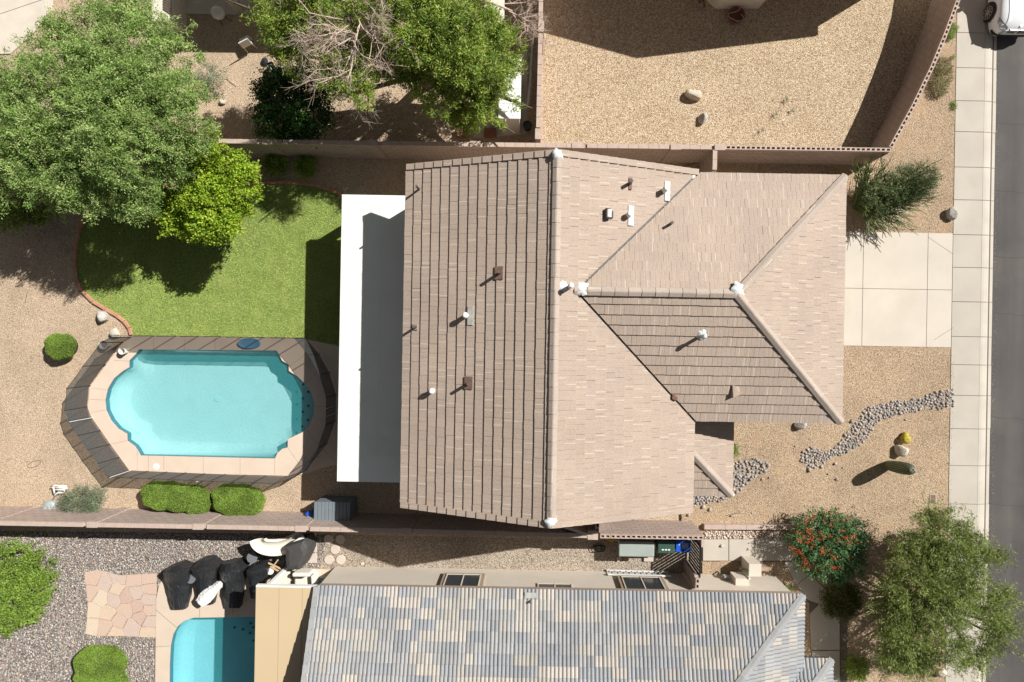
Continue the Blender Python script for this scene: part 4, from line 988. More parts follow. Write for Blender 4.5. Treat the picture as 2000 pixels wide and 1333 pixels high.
wall("long tan block wall with pilasters behind the house, capped then open topped", [(-120, 268), (450, 276), (900, 282), (1408, 288), (1740, 293)], ['cap', 'cap', 'cap', 'open'], pil=[(130, 272), (327, 275), (523, 277), (727, 280), (928, 282), (1127, 284), (1320, 287), (1406, 288)])
wall("open topped block wall curving from the corner up beside the sidewalk", [(1740, 288), (1785, 206), (1822, 129), (1850, 60), (1872, 0), (1892, -70), (1905, -150)], ['open'] * 6)
wall("straight capped block wall between the tree's yard and the empty gravel yard", [(1058, -140), (1056, 60), (1051, 270)], ['cap'] * 2, pil=[(1057, 52), (1051, 262)])
wall("long capped block wall south of the pool and round shrubs", [(-140, 1020), (480, 1031), (800, 1038), (1148, 1047)], ['cap'] * 3, pil=[(-20, 1022), (180, 1025), (387, 1029), (587, 1033), (794, 1038), (978, 1043)])
en = wall("open topped block screen wall in front of the trash bins", [(1172, 1048), (1374, 1051)], ['open'])
wall("short block stub with two open cells against the house corner", [(1167, 1021), (1166, 1042)], ['open'])
q = W(1158, 1046, ZW); o = thing("block_pillar", "square capped block pillar joining the two lower walls", "pillar", (q.x, q.y, 0))
MB().box((q.x, q.y, 0), (.36, .3, ZW - .06)).build("shaft", M['block'], o); MB().box((q.x, q.y, ZW - .058), (.4, .34, .075)).build("cap", M['cap'], o)
wall("short block stub with two open cells against the grey roofed house", [(1363, 1130), (1362, 1152)], ['open'])
wall("short block wall closing the narrow side yard beside the garage", [(1397, 292), (1396, 332)], ['cap'])
q = W(1373, 1062, 1.7); MBp = MB().box((q.x, q.y, 0), (.12, .3, 1.7)); tag(MBp.build("gate_post", M['cap']), "short tan post at the end of the bin screen wall", "post")
p0, p1 = W(1100, 1029, ZW), W(1152, 1046, ZW)                # side gate between house and wall
gt = thing("gate", "narrow tan side gate between the house and the lower wall", "gate", ((p0.x + p1.x) / 2, (p0.y + p1.y) / 2, 0))
MB().bar((p0.x, p0.y, .95), (p1.x, p1.y, .95), .05, 1.7).build("gate_board", M['cap'], gt); MB().bar((p0.x, p0.y, 1.83), (p1.x, p1.y, 1.83), .09, .06).build("top_rail", M['paver'], gt)

# slatted gate to the bins
ga, gb = W(1370, 1068, 1.65), W(1367, 1128, 1.65)
gate = thing("slatted_gate", "dark slatted gate closing the trash bin enclosure", "gate", ((ga.x + gb.x) / 2, (ga.y + gb.y) / 2, 0))
fr = MB()
for z in (.12, 1.62): fr.bar((ga.x, ga.y, z), (gb.x, gb.y, z), .05, .05)
for q in (ga, gb): fr.bar((q.x, q.y, .05), (q.x, q.y, 1.65), .05, .05)
fr.build("frame", M['dark'], gate)
for i in range(9):
    q = ga.lerp(gb, (i + .5) / 9); MB().box((q.x, q.y, .16), (.02, .095, 1.44)).build("slat", M['pipe_dark'], gate)

# low edging wall, rock strip and walk beside the neighbour's house
P = [W(1376, 1030, .3), W(1555, 1031, .3)]; lw = thing("edging_wall", "low pinkish paver edging along the front yard", "edging", (P[0].lerp(P[1], .5).x, P[0].y, 0))
EDM = cap_mesh(.3, .2, .3, M['cap'], "edging_block")
for p, u in along(P, .3): inst("edging_block", EDM, Matrix.Translation((p.x, p.y, .3 + rng.uniform(-.006, .006))), lw)
stone_bed("pink_rock_strip", [(1378, 1036), (1550, 1038), (1550, 1052), (1376, 1052)], 190, .035, .085, .1, PEBP)
wk = sheet("side_walk_base", [(1372, 1053), (1560, 1055), (1560, 1097), (1372, 1096)], .11, M['joint'], thick=.1)
for a, c in ((1373, 1423), (1424, 1474), (1475, 1558)):
    MB().prism(W2([(a + .3, 1054), (c - .3, 1054), (c - .3, 1095.5), (a + .3, 1095.5)], .13), .1, .13, bottom=False).build("slab", M['walk'], wk)
wk2 = sheet("entry_walk_base", [(1530, 1097), (1560, 1097), (1655, 1200), (1655, 1420), (1600, 1420), (1585, 1300), (1580, 1180)], .108, M['joint'], thick=.1)
for q in ([(1532, 1098), (1558, 1098), (1582, 1122), (1556, 1142)], [(1583, 1123), (1610, 1150), (1600, 1180), (1578, 1172), (1557, 1143)], [(1611, 1151), (1640, 1200), (1640, 1270), (1585, 1270), (1582, 1200), (1601, 1181)], [(1640, 1272), (1640, 1410), (1605, 1410), (1588, 1300), (1586, 1272)]):
    MB().prism(W2(q, .13), .1, .13, bottom=False).build("slab", M['walk'], wk2)
sheet("foot_gravel", [(1372, 1097), (1530, 1098), (1556, 1142), (1520, 1160), (1372, 1140)], .112, M['yard'])

# ------------------------------------------------------------------ black mesh fence round the pool
ZF = 1.22
base = [(256, 659), (238, 669), (205, 713), (175, 754), (171, 795), (177, 815), (214, 868), (252, 919), (400, 925), (480, 928), (560, 931), (600, 917), (640, 866), (656, 822), (657, 771), (644, 728), (624, 692), (598, 661), (430, 658), (256, 656)]
Pf = W2(base, ZD); fence = thing("pool_fence", "black see-through mesh safety fence ringing the swimming pool", "fence", W(400, 790))
for idx, (a, c) in enumerate(zip(Pf, Pf[1:])):
    L = (c - a).length; n = max(1, int(round(L / .9)))
    for i in range(n):
        s, t = a.lerp(c, i / n), a.lerp(c, (i + 1) / n)
        pst = MB().tube([(s.x, s.y, 0), (s.x, s.y, ZF + .02)], .017, 6).build("post", M['dark'], fence)
        sag = [s.lerp(t, k / 4) for k in range(5)]
        b = MB(); vs = [(p.x, p.y, ZD + .03) for p in sag] + [(p.x, p.y, ZF - .015 * math.sin(math.pi * k / 4)) for k, p in enumerate(sag)]
        b.add(vs, [(k, k + 1, k + 6, k + 5) for k in range(4)]); b.build("mesh_panel", M['mesh'], fence)
        MB().tube([(p.x, p.y, ZF - .015 * math.sin(math.pi * k / 4)) for k, p in enumerate(sag)], .009, 5).build("top_hem", M['dark'], fence)
for x, y in ((255, 918), (416, 926), (180, 815), (657, 790), (657, 805)):
    q = W(x, y, ZD); MB().tube([(q.x + .03, q.y - .02, 0), (q.x + .03, q.y - .02, ZF + .05)], .016, 8).build("post", M['ladder'], fence)["label"] = "bare aluminium end post"

# ------------------------------------------------------------------ neighbouring buildings past the top edge
def wpx(x, y, z=0): return W(x, y, z)
hx0, hx1 = W(1189, 0).x, W(1728, 0).x; hy = W(1450, -16).y; hc = W(1457, 0).x
top_h = thing("house", "white stucco house cut off by the top edge, with angled bay", "house", ((hx0 + hx1) / 2, hy + 6, 0))
MB().box(((hx0 + hx1) / 2, hy + .4 + 6, 0), (hx1 - hx0 - .8, 12, 2.9)).build("wall", M['white_stucco'], top_h)
ze, zr = 3.0, 4.72; rb = MB()
for s, xe in ((-1, hx0), (1, hx1)):
    slab(rb, [V3((xe, hy, ze)), V3((xe, hy + 13, ze)), V3((hc, hy + 13, zr)), V3((hc, hy, zr))], .12)
rb.build("roof", M['tileA'], top_h); g_ = MB(); g_.add([(hx0 + .4, hy + .38, 2.9), (hx1 - .4, hy + .38, 2.9), (hc, hy + .38, zr - .15)], [(0, 1, 2), (2, 1, 0)]); g_.build("gable", M['white_stucco'], top_h)
by = W(1450, 17.5).y
bay = MB().prism([W(1397, 17.5), W(1481, 17.5), W(1503, -6), W(1503, -30), W(1372, -30), W(1372, -6)], 0, 1.9).build("bay", M['white_stucco'], top_h)
wx0, wx1 = W(1418, 2, 1.0).x, W(1477, 2, 1.0).x
nw = MB().box(((wx0 + wx1) / 2, by - .02, .93), (wx1 - wx0 + .1, .05, .8)).build("window", M['wintrim'], bay); MB().box(((wx0 + wx1) / 2, by - .05, .98), (wx1 - wx0, .02, .7)).build("pane", M['glass'], nw)
q = W(1712, -36); tag(MB().box((q.x, q.y, 0), (.5, .5, 3.4)).build("unseen_shadow_post", M['white_stucco']), "unseen upright added past the top edge to cast a slanting shadow", "pillar")  # out-of-view upright, added for the slanting shadow band it casts
# patio and house at upper left
sheet("upper_patio_slab", [(360, -200), (362, 27), (462, 28), (900, 40), (900, -200)], .06, M['oldconc'], thick=.06)
sheet("upper_drive", [(-200, -300), (120, -300), (100, 20), (60, 70), (20, 105), (-200, 110)], .05, M['oldconc'], thick=.05)
MB().bar(W(-10, 31, .052), W(85, -1, .052), .02, .006).build("control_joint", M['joint'], bpy.data.objects["upper_drive"])
uh = thing("house", "neighbour's house hidden past the top left edge, shading its patio", "house", W(650, -120))
u0, u1 = W(455, 0).x, W(905, 0).x; uy = W(600, 20).y
MB().box(((u0 + u1) / 2, uy + 4, 2.85), (u1 - u0, 8, .18)).build("patio_roof", M['white_stucco'], uh)
MB().box(((u0 + u1) / 2, uy + 6, 0), (u1 - u0 - .4, 4, 2.84)).build("wall", M['white_stucco'], uh)
q = W(463, 26); pst = MB().box((q.x + .12, q.y + .1, 0), (.24, .24, 2.84)).build("post", M['white_stucco'], uh)
# pale low wall with lattice at the far corner
lt = thing("garden_wall", "bright low stucco wall with trellis behind the big tree", "wall", W(315, 20))
MB().prism(W2([(294, -40), (297, 42), (338, 42), (340, -40)], .9), 0, .9).build("wall_body", M['white_stucco'], lt)
for k in range(6):
    a_, c_ = W(318, -8 + k * 5, .93), W(334, 3 + k * 5, .93); MB().bar(a_, c_, .03, .03).build("trellis_slat", M['bark'], lt)
MB().prism(W2([(338, -40), (339, 26), (350, 27), (352, -40)], .5), 0, .5).build("side_wall", M['pinkstone'], lt)

# white storage shed under the willow, and clutter by the wall
sx0, sx1 = W(975, 150, 1.9).x, W(1018, 150, 1.9).x; sy0, sy1 = W(1000, 232, 1.9).y, W(1000, 114, 1.9).y
sh = thing("garden_shed", "white metal garden shed half hidden under the leafy tree", "shed", ((sx0 + sx1) / 2, (sy0 + sy1) / 2, 0))
MB().box(((sx0 + sx1) / 2, (sy0 + sy1) / 2, 0), (sx1 - sx0 - .1, sy1 - sy0 - .1, 1.82)).build("wall", M['cream_cloth'], sh)
for i in range(8):
    h_ = (sy1 - sy0) / 8; MB().box(((sx0 + sx1) / 2, sy0 + h_ * (i + .5), 1.82), (sx1 - sx0, h_ - .015, .07)).build("roof_panel", M['coat'], sh)
sheet("shed_slab", [(930, 270), (930, 100), (1030, 100), (1030, 262)], .03, M['oldconc'], thick=.03)
nw = W(1000, 20); tag(MB().prism(W2([(948, -60), (946, 58), (984, 62), (986, -60)], .6), 0, .6).build("retaining_planter", M['white_stucco']), "pale concrete planter at the top edge beside bare twigs", "planter")
ZLp = [(1041, 84), (1038, 130), (1034, 180), (1031, 205)]
tag(MB().tube(W2(ZLp, .5), .06, 8).build("drain_pipe", M['galv']), "grey pipe lying along the capped wall beside the shed", "pipe")
q = W(1030, 245, .3); tag(MB().lathe((q.x, q.y, 0), [(.14, 0), (.18, .3), (.19, .32), (.16, .32), (.15, .28), (0, .27)], 16).build("flower_pot", M['hose']), "small black pot behind the white shed", "pot")
for i, (x, y) in enumerate(((905, 262), (958, 262))): 
    q = W(x, y); tag(MB().box((q.x, q.y, 0), (.5, .34, .25), .05).build("brick_stack", M['red_brick']), ("low stack of red bricks left of the shed", "low stack of red bricks in front of the shed")[i], "bricks")
# ------------------------------------------------------------------ rocks
for px, py, sx, sy, sz, rz, m, seed, lab, z in (
    (205, 618, .2, .38, .24, .12, 'rock', 1, "grey angular boulder touching the lawn edging", 0),
    (228, 650, .24, .26, .18, .8, 'tanrock', 2, "pale boulder at the corner of the pool fence", 0),
    (1353, 188, .38, .26, .26, -.2, 'tanrock', 3, "largest pale boulder in the empty gravel yard", .004),
    (1372, 234, .22, .24, .22, .4, 'rock', 4, "smaller grey boulder in the empty gravel yard", .004),
    (1855, 418, .25, .3, .26, .2, 'rock', 5, "grey boulder at the sidewalk above the driveway", .1),
    (1563, 828, .3, .24, .24, .2, 'rock', 6, "grey boulder half under the garage eave", .1),
    (1757, 879, .3, .27, .28, -.6, 'tanrock', 7, "white boulder between the golden cactus and the tall cactus", .1),
    (437, 200, .16, .13, .12, .3, 'tanrock', 8, "small pale rock at the shade's edge under the big tree", 0),
    (455, 216, .12, .1, .1, 1, 'tanrock', 9, "small pale rock nearest the upper wall in the shade", 0),
    (425, 182, .12, .1, .1, 1, 'rock', 10, "small dark rock beside the feathery seedling", 0),
    (1835, 1312, .28, .2, .2, .3, 'tanrock', 12, "pale rock by the sidewalk under the wispy tree", .1),
    (500, 1066, .22, .12, .1, .2, 'pot', 13, "flat reddish rock on the neighbour's pebbles", 0)):
    tag(blobstone("boulder", W(px, py, z), sx, sy, sz, rz, M[m], seed), lab, "rock", "boulders in the yards")
# ------------------------------------------------------------------ cacti
def ribbed(name, c, prof, ribs, depth, m, lean=(0, 0), n=72):
    vs, fs = [], []; H_ = prof[-1][1]
    for r, z in prof:
        for k in range(n):
            a = 2 * math.pi * k / n; rr = r * (1 - depth + depth * abs(math.cos(a * ribs / 2)))
            t = z / H_; vs.append((c[0] + rr * math.cos(a) + lean[0] * t, c[1] + rr * math.sin(a) + lean[1] * t, c[2] + z))
    for i in range(len(prof) - 1):
        for k in range(n): fs.append((i * n + k, i * n + (k + 1) % n, (i + 1) * n + (k + 1) % n, (i + 1) * n + k))
    return fast_mesh(name, vs, fs, smooth=True)
q = W(1734, 909, .1); sag_m = mat("cactus_skin", (.11, .15, .065), .7, .2, 5, .2, 60)
prof = [(.17, 0), (.20, .2), (.23, .6), (.235, 1.0), (.22, 1.25), (.18, 1.4), (.11, 1.48), (.03, 1.5)]
sg = thing("column_cactus", "tall ribbed grey green column cactus casting a long shadow", "cactus", q)
me = ribbed("stem", q, prof, 18, .16, sag_m, (.05, .16)); me.materials.append(sag_m); place("stem", me, sg)
b = MB(); n_ = 18                                          # pale spine lines along the ribs
for k in range(n_):
    a = 2 * math.pi * k / n_; b.tube([(q.x + (r + .012) * math.cos(a) + .05 * z / 1.5, q.y + (r + .012) * math.sin(a) + .16 * z / 1.5, q.z + z) for r, z in prof], .009, 4)
place_o = b.build("spine_rows", mat("spines", (.34, .34, .27), .9), sg, kind="stuff")
q = W(1764, 857, .1); bar_m = mat("golden_spines", (.42, .34, .04), .8, .3, 20, .4, 70, bump=.6, bs=60)
gb_ = thing("barrel_cactus", "round golden barrel cactus cluster beside the white boulder", "cactus", q)
for dx_, dy_, r in ((0, 0, .2), (.03, .16, .13)):
    me = ribbed("barrel", (q.x + dx_, q.y + dy_, q.z), [(r * .7, 0), (r * .97, r * .4), (r, r * .8), (r * .85, r * 1.25), (r * .5, r * 1.5), (.02, r * 1.45)], 21, .14, bar_m, n=63); me.materials.append(bar_m); place("barrel", me, gb_)
q = W(1822, 975, .1); o = thing("meter_box", "small rectangular utility box lid set in the front gravel", "utility box", (q.x, q.y, .1))
MB().box((q.x, q.y, .08), (.26, .42, .035)).build("rim", M['walk'], o); MB().box((q.x, q.y, .1), (.2, .36, .02)).build("lid", M['flash_brown'], o)

# ------------------------------------------------------------------ things by the pool and yard
q = W(238, 686, ZD + .3); o = thing("bucket", "pale grey bucket standing at the pool's left corner", "bucket", (q.x, q.y, ZD))
b = MB(); b.lathe((q.x, q.y, ZD), [(.11, 0), (.14, .3), (.15, .31), (.13, .31), (.115, .03), (0, .03)], 20); b.build("shell", M['white_plastic'], o)
q = W(212, 673, 0); o = thing("round_planter", "round rusty pot just outside the pool fence corner", "pot", (q.x, q.y, 0))
MB().lathe((q.x, q.y, 0), [(.13, 0), (.19, .28), (.2, .3), (.165, .3), (.15, .2), (0, .18)], 20).build("shell", M['rock'], o); MB().lathe((q.x, q.y, .2), [(.15, 0), (.1, .03), (0, .04)], 16).build("soil", M['red_brick'], o)
q = W(488, 671, ZD); b = MB(); b.lathe((q.x, q.y, ZD), [(.42, 0), (.44, .05), (.42, .1), (.3, .08), (0, .08)], 24, 1.1, .5); tag(b.build("float", mat("float_blue", (.13, .30, .46), .6)), "round blue float lying on the deck behind the fence", "float")
# deck box and blue bin by the lower wall
q = W(617, 978, .0); sx0, sx1, sy1, sy0 = W(613, 990, 1.0).x, W(684, 990, 1.0).x, W(640, 981, 1.0).y, W(640, 1018, 1.0).y
o = thing("storage_box", "slate grey plastic storage box with ribbed lid by the lower wall", "storage box", ((sx0 + sx1) / 2, (sy0 + sy1) / 2, 0))
MB().box(((sx0 + sx1) / 2, (sy0 + sy1) / 2, 0), (sx1 - sx0 - .06, sy1 - sy0 - .06, .95)).build("body", M['slate_box'], o)
for i in range(10):
    w = (sx1 - sx0) / 10; MB().box((sx0 + w * (i + .5), (sy0 + sy1) / 2, .95), (w - .012, sy1 - sy0, .05)).build("lid_rib", M['slate_box'], o, bevel=.01)
q = W(606, 1005, .5); b = MB(); b.lathe((q.x, q.y, 0), [(.12, 0), (.15, .55), (.16, .6), (.1, .62), (0, .63)], 18); tag(b.build("barrel", M['blue']), "bright blue drum wedged beside the grey storage box", "barrel")
# wrecked white chair frame and upturned metal tub at lower left
o = thing("garden_chair", "white broken plastic chair lying on its side by the lower wall", "chair", W(118, 955))
def pth(pts, z): return [W(x, y, zz) for (x, y), zz in zip(pts, z)]
for nm, pts, zz, r in (("frame", [(99, 951), (106, 948), (118, 950), (131, 950)], [.3, .42, .44, .3], .03), ("leg", [(104, 951), (106, 962), (107, 968)], [.4, .3, .05], .03), ("leg", [(104, 975), (109, 966), (114, 962), (124, 963)], [.05, .25, .3, .2], .03), ("slat", [(107, 953), (120, 953), (132, 954)], [.36, .38, .3], .035), ("slat", [(106, 957), (118, 957), (128, 957)], [.3, .33, .26], .03), ("armrest", [(122, 952), (126, 960), (126, 965)], [.36, .3, .1], .025)): MB().tube(pth(pts, zz), r, 8).build(nm, M['white'], o, smooth=True)
q = W(102, 990); b = MB(); b.lathe((q.x, q.y, 0), [(.3, 0), (.29, .16), (.24, .24), (.1, .29), (.09, .27), (0, .25)], 24); tag(b.build("metal_tub", M['galv']), "upturned galvanised tub beside the feathery shrub", "tub")
b = MB(); c_ = W(67, 907, .01); b.tube([(c_.x + math.cos(t) * .28, c_.y + math.sin(t) * .12 + math.cos(t) * .1, .015) for t in [i * math.pi / 12 for i in range(25)]], .008, 5); tag(b.build("wire_loop", M['bark']), "thin wire loop lying on the left gravel", "wire")

# ------------------------------------------------------------------ neighbour's terrace
def drape(name, px, label, cat, m, group=None, seed=0, hem=.0):
    """a cover hanging over furniture: rows of (x, y, z) points given in photo pixels, sewn into a creased sheet"""
    R_, C_ = len(px), len(px[0]); r_ = random.Random(seed); vs = [W(x, y, z) for row in px for x, y, z in row]
    fs = [(i * C_ + j, i * C_ + j + 1, (i + 1) * C_ + j + 1, (i + 1) * C_ + j) for i in range(R_ - 1) for j in range(C_ - 1)]
    bm = bmesh.new(); bv = [bm.verts.new(v) for v in vs]; [bm.faces.new([bv[k] for k in f]) for f in fs]
    bmesh.ops.subdivide_edges(bm, edges=bm.edges[:], cuts=4, use_grid_fill=True)
    bmesh.ops.smooth_vert(bm, verts=[v for v in bm.verts if not v.is_boundary], factor=.5, use_axis_x=True, use_axis_y=True, use_axis_z=True)
    edge = [v for v in bm.verts if v.is_boundary]
    for v in bm.verts: v.co += Vector((r_.gauss(0, 1), r_.gauss(0, 1), r_.gauss(0, 1.3))) * .006
    ring = [e for e in bm.edges if e.is_boundary]; ext = bmesh.ops.extrude_edge_only(bm, edges=ring)
    for g_ in ext['geom']:
        if isinstance(g_, bmesh.types.BMVert): g_.co.z = ZD + .02 + r_.uniform(0, .03) + hem
    bmesh.ops.recalc_face_normals(bm, faces=bm.faces[:])
    me = bpy.data.meshes.new(name); bm.to_mesh(me); bm.free(); me.materials.append(m); return tag(place(name, me), label, cat, group)
def lounger(pts, label, seed):
    """pts: back-left, back-right, shoulder-left/right, seat-left/right, foot-left/right in photo pixels"""
    z = [.62, .92, .5, .45, .42]; rows = []
    for (l, r), h in zip(pts, z):
        row = []
        for k in range(5):
            t = k / 4; row.append((l[0] + (r[0] - l[0]) * t, l[1] + (r[1] - l[1]) * t, h + (.06 if k in (1, 3) else .1 if k == 2 else -.12)))
        rows.append(row)
    drape("covered_lounger", rows, label, "lounger", M['black_cover'], "sun loungers under black covers", seed)
lounger([((325, 1110), (357, 1103)), ((318, 1119), (368, 1116)), ((323, 1138), (370, 1142)), ((328, 1160), (368, 1166)), ((335, 1190), (362, 1190))], "leftmost of the four black covered loungers by the neighbour's pool", 1)
lounger([((385, 1096), (414, 1095)), ((372, 1113), (422, 1111)), ((380, 1134), (420, 1134)), ((383, 1158), (420, 1158)), ((386, 1180), (416, 1181))], "second from left black covered lounger, beneath the white bundle", 2)
lounger([((432, 1102), (468, 1100)), ((428, 1119), (470, 1117)), ((436, 1140), (472, 1140)), ((434, 1162), (472, 1162)), ((440, 1188), (468, 1188))], "third from left black covered lounger, right of the white bundle", 3)
lounger([((490, 1106), (518, 1102)), ((480, 1116), (522, 1112)), ((484, 1132), (524, 1126)), ((486, 1148), (516, 1142)), ((490, 1170), (514, 1168))], "rightmost black covered lounger, partly under the tan patio cover", 4)
rows = []
for t in range(7):
    u = t / 6; cx, cy = 388 + 40 * u, 1180 - 38 * u; w = 8 + 5 * math.sin(math.pi * min(1, u * 1.1 + .1)); dx_, dy_ = .65 * w, .75 * w
    rows.append([(cx - dx_, cy - dy_, .55), (cx - dx_ * .4, cy - dy_ * .4, .68), (cx + dx_ * .4, cy + dy_ * .4, .68), (cx + dx_, cy + dy_, .55)])
drape("folded_cover", rows, "crumpled white cloth bundle lying over the black loungers", "cloth", M['white'], seed=9, hem=.4)
def disc_table(px, py, z, r, label, m, zb=ZD):
    q = W(px, py, z); o = thing("side_table", label, "table", (q.x, q.y, zb), "small round tables on the terrace")
    MB().lathe((q.x, q.y, z - .03), [(r, 0), (r, .03), (0, .031)], 24).build("table_top", m, o); MB().tube([(q.x, q.y, zb), (q.x, q.y, z - .03)], .04, 8).build("leg", M['dark'], o); MB().lathe((q.x, q.y, zb), [(r * .6, 0), (r * .6, .02), (0, .03)], 16).build("base", M['dark'], o)
disc_table(372, 1131, .5, .2, "small round grey table between the two left loungers", M['grey_top']); disc_table(492, 1090, .55, .22, "small round grey table standing on the pebbles", M['grey_top'], 0)
# pool slide
o = thing("pool_slide", "white curved pool slide lying beside the lower wall", "slide", W(545, 1062))
path = [W(505, 1052, 1.0), W(508, 1062, .95), (W(520, 1068, .85)), W(540, 1070, .7), W(560, 1066, .55), W(580, 1058, .5), W(594, 1048, .5)]
b = MB(); nn = len(path)
rows_ = []
for i, p in enumerate(path):
    d = (path[min(i + 1, nn - 1)] - path[max(i - 1, 0)]); d.z = 0; d.normalize(); s = V3((-d.y, d.x, 0)); wd = .3
    rows_.append([p + s * (wd * k) + V3((0, 0, hh)) for k, hh in ((-1.15, .02), (-1, .2), (-.85, .04), (-.3, -.06), (.3, -.06), (.85, .04), (1, .2), (1.15, .02))])
b.add([p for r in rows_ for p in r], [(i * 8 + j, i * 8 + j + 1, (i + 1) * 8 + j + 1, (i + 1) * 8 + j) for i in range(nn - 1) for j in range(7)]); so = b.build("chute", M['slide'], o, smooth=True)
so.modifiers.new("solid", 'SOLIDIFY').thickness = .03; so.modifiers.new("sub", 'SUBSURF').render_levels = 2
MB().bar(W(566, 1068, .75), W(594, 1050, .75), .2, .06).build("handrail", M['white'], o, bevel=.02)
for x, y, z in ((520, 1066, .75), (585, 1056, .45)): q = W(x, y, z); MB().box((q.x, q.y, 0), (.12, .12, z)).build("support", M['white'], o)
# barbecue under a cover
q0 = [(556, 1068), (592, 1056), (600, 1070), (598, 1084), (592, 1098), (584, 1115), (558, 1115), (555, 1095)]
b = MB(); top_ = W2(q0, 1.1); mid = [V3((p.x, p.y, 0)) for p in top_]; n = len(q0); cx_ = sum(p.x for p in top_) / n; cy_ = sum(p.y for p in top_) / n
rngs = [(1.0, .05), (1.02, .6), (1.0, .95), (.93, 1.08), (.6, 1.14), (.15, 1.15)]; vs = []
for k, z in rngs:
    for i, p in enumerate(top_):
        f_ = k * (1 + (.05 if z < .3 else .015) * math.sin(i * 5.1)); vs.append((cx_ + (p.x - cx_) * f_, cy_ + (p.y - cy_) * f_, z))
b.add(vs, [(r * n + i, r * n + (i + 1) % n, (r + 1) * n + (i + 1) % n, (r + 1) * n + i) for r in range(5) for i in range(n)] + [tuple(range(5 * n, 6 * n))])
o = b.build("covered_grill", M['bbq_cover'], bevel=.03); tag(o, "charcoal fabric covered grill standing beside the pool slide", "grill")
# parasol base, scissor stool, armchair, bench, mat
q = W(546, 1096, .3); o = thing("parasol_stand", "blue grey round parasol base with wooden cross next to grill", "stand", (q.x, q.y, 0))
MB().lathe((q.x, q.y, 0), [(.2, 0), (.2, .22), (.1, .26), (.04, .3), (0, .3)], 20).build("base", M['slate_box'], o)
for a_, c_ in (((524, 1100), (550, 1112)), ((528, 1107), (548, 1118)), ((531, 1110), (543, 1094))): MB().bar(W(*a_, .55), W(*c_, .6), .05, .05).build("stretcher", M['wood'], o)
MB().lathe(W(528, 1115, .5), [(.02, -.4), (.05, -.05), (.15, 0), (.16, .03), (0, .04)], 14).build("seat", M['white'], o)
q = W(606, 1130, .4); o = thing("armchair", "cream cushioned armchair half under the tan patio cover", "armchair", (q.x, q.y, ZD))
cm = W2([(574, 1118), (610, 1118), (616, 1128), (616, 1146), (574, 1150)], .45); MB().prism(cm, ZD, .42).build("seat", M['cream_cloth'], o, bevel=.06)
a_, c_ = W(575, 1119, .75), W(610, 1119, .75); MB().bar(a_, c_, .16, .5).build("backrest", M['cream_cloth'], o, bevel=.06); MB().bar(W(612, 1122, .55), W(614, 1146, .55), .14, .3).build("armrest", M['cream_cloth'], o, bevel=.05)
o = thing("outdoor_table", "pale slatted table at the edge of the tan patio cover", "table", W(545, 1140, ZD))
tp_ = W2([(548, 1118), (566, 1117), (566, 1138), (545, 1155), (522, 1155)], .6)
MB().prism(tp_, .56, .6).build("table_top", M['cream_cloth'], o)
for q in W2([(550, 1121), (562, 1121), (560, 1140), (532, 1150)], .58): MB().box((q.x, q.y, ZD), (.06, .06, .5)).build("leg", M['cream_cloth'], o)
b = MB(); b.prism(W2([(615, 1128), (660, 1130), (650, 1160), (612, 1160)], ZD), ZD, ZD + .012); tag(b.build("outdoor_rug", M['rug']), "blue and white patterned rug at the neighbour's house corner", "rug")
# stepping stones
for i, (x, y) in enumerate(((643, 1093), (666, 1093), (655, 1073), (642, 1053), (665, 1053), (708, 1101))):
    q = W(x, y); MBs = MB().lathe((q.x, q.y, 0), [(.2 if i < 5 else .07, 0), (.2 if i < 5 else .07, .04), (.19 if i < 5 else .06, .05), (0, .05)], 22)
    tag(MBs.build("stepping_stone", M['paver']), ("round stepping stone, lower left of the five", "round stepping stone, lower right of the five", "round stepping stone in the middle of the five, half in shade", "round stepping stone, upper left of the five, in shade", "round stepping stone, upper right of the five, in shade", "tiny round stone right of the stepping stones")[i], "stepping stone", "round stepping stones on the pebbles")
for i, (x, y) in enumerate(((611, 1090), (611, 1069), (609, 1048))):
    q = W(x, y); tag(MB().box((q.x, q.y, 0), (.37, .4, .05)).build("square_paver", M['paver'], bevel=.008), ("square paver nearest the neighbour's patio, right of the grill", "middle square paver of the column right of grill", "square paver in the wall's shade right of the grill")[i], "paver", "square pavers beside the grill")

# ------------------------------------------------------------------ bins and clutter in the narrow side yard
def bin_(px0, px1, py0, py1, z, label, m, marks=True):
    a, c = W(px0, py0, z), W(px1, py1, z); cx, cy = (a.x + c.x) / 2, (a.y + c.y) / 2; w, d = abs(c.x - a.x), abs(c.y - a.y); o = thing("wheelie_bin", label, "bin", (cx, cy, 0), "wheeled bins behind the screen wall")
    b = MB(); b.add([(cx + i * w * .38, cy + j * d * .38, .06) for i, j in ((-1, -1), (1, -1), (1, 1), (-1, 1))] + [(cx + i * w * .47, cy + j * d * .47, z - .08) for i, j in ((-1, -1), (1, -1), (1, 1), (-1, 1))], [(3, 2, 1, 0), (4, 5, 6, 7), (0, 1, 5, 4), (1, 2, 6, 5), (2, 3, 7, 6), (3, 0, 4, 7)]); b.build("body", m, o, bevel=.02)
    l = MB().box((cx, cy, z - .08), (w, d, .07)).build("lid", m, o, bevel=.025); MB().box((cx - w * .42, cy, z - .015), (w * .1, d * .85, .02)).build("lid_lip", m, l)
    for s in (-1, 1): MB().tube([(cx + s * w * .4, cy + d * .42, .1), (cx + s * w * .48, cy + d * .42, .1)], .1, 12).build("wheel", M['tyre'], o)
    MB().tube([(cx - w * .4, cy + d * .52, z - .05), (cx + w * .4, cy + d * .52, z - .05)], .015, 6).build("handle", m, o)
    return o, cx, cy, w, d
o, cx, cy, w, d = bin_(1285, 1318, 1057, 1082, 1.05, "dark green wheeled bin between the grey lid and the blue bin", M['green_bin'])
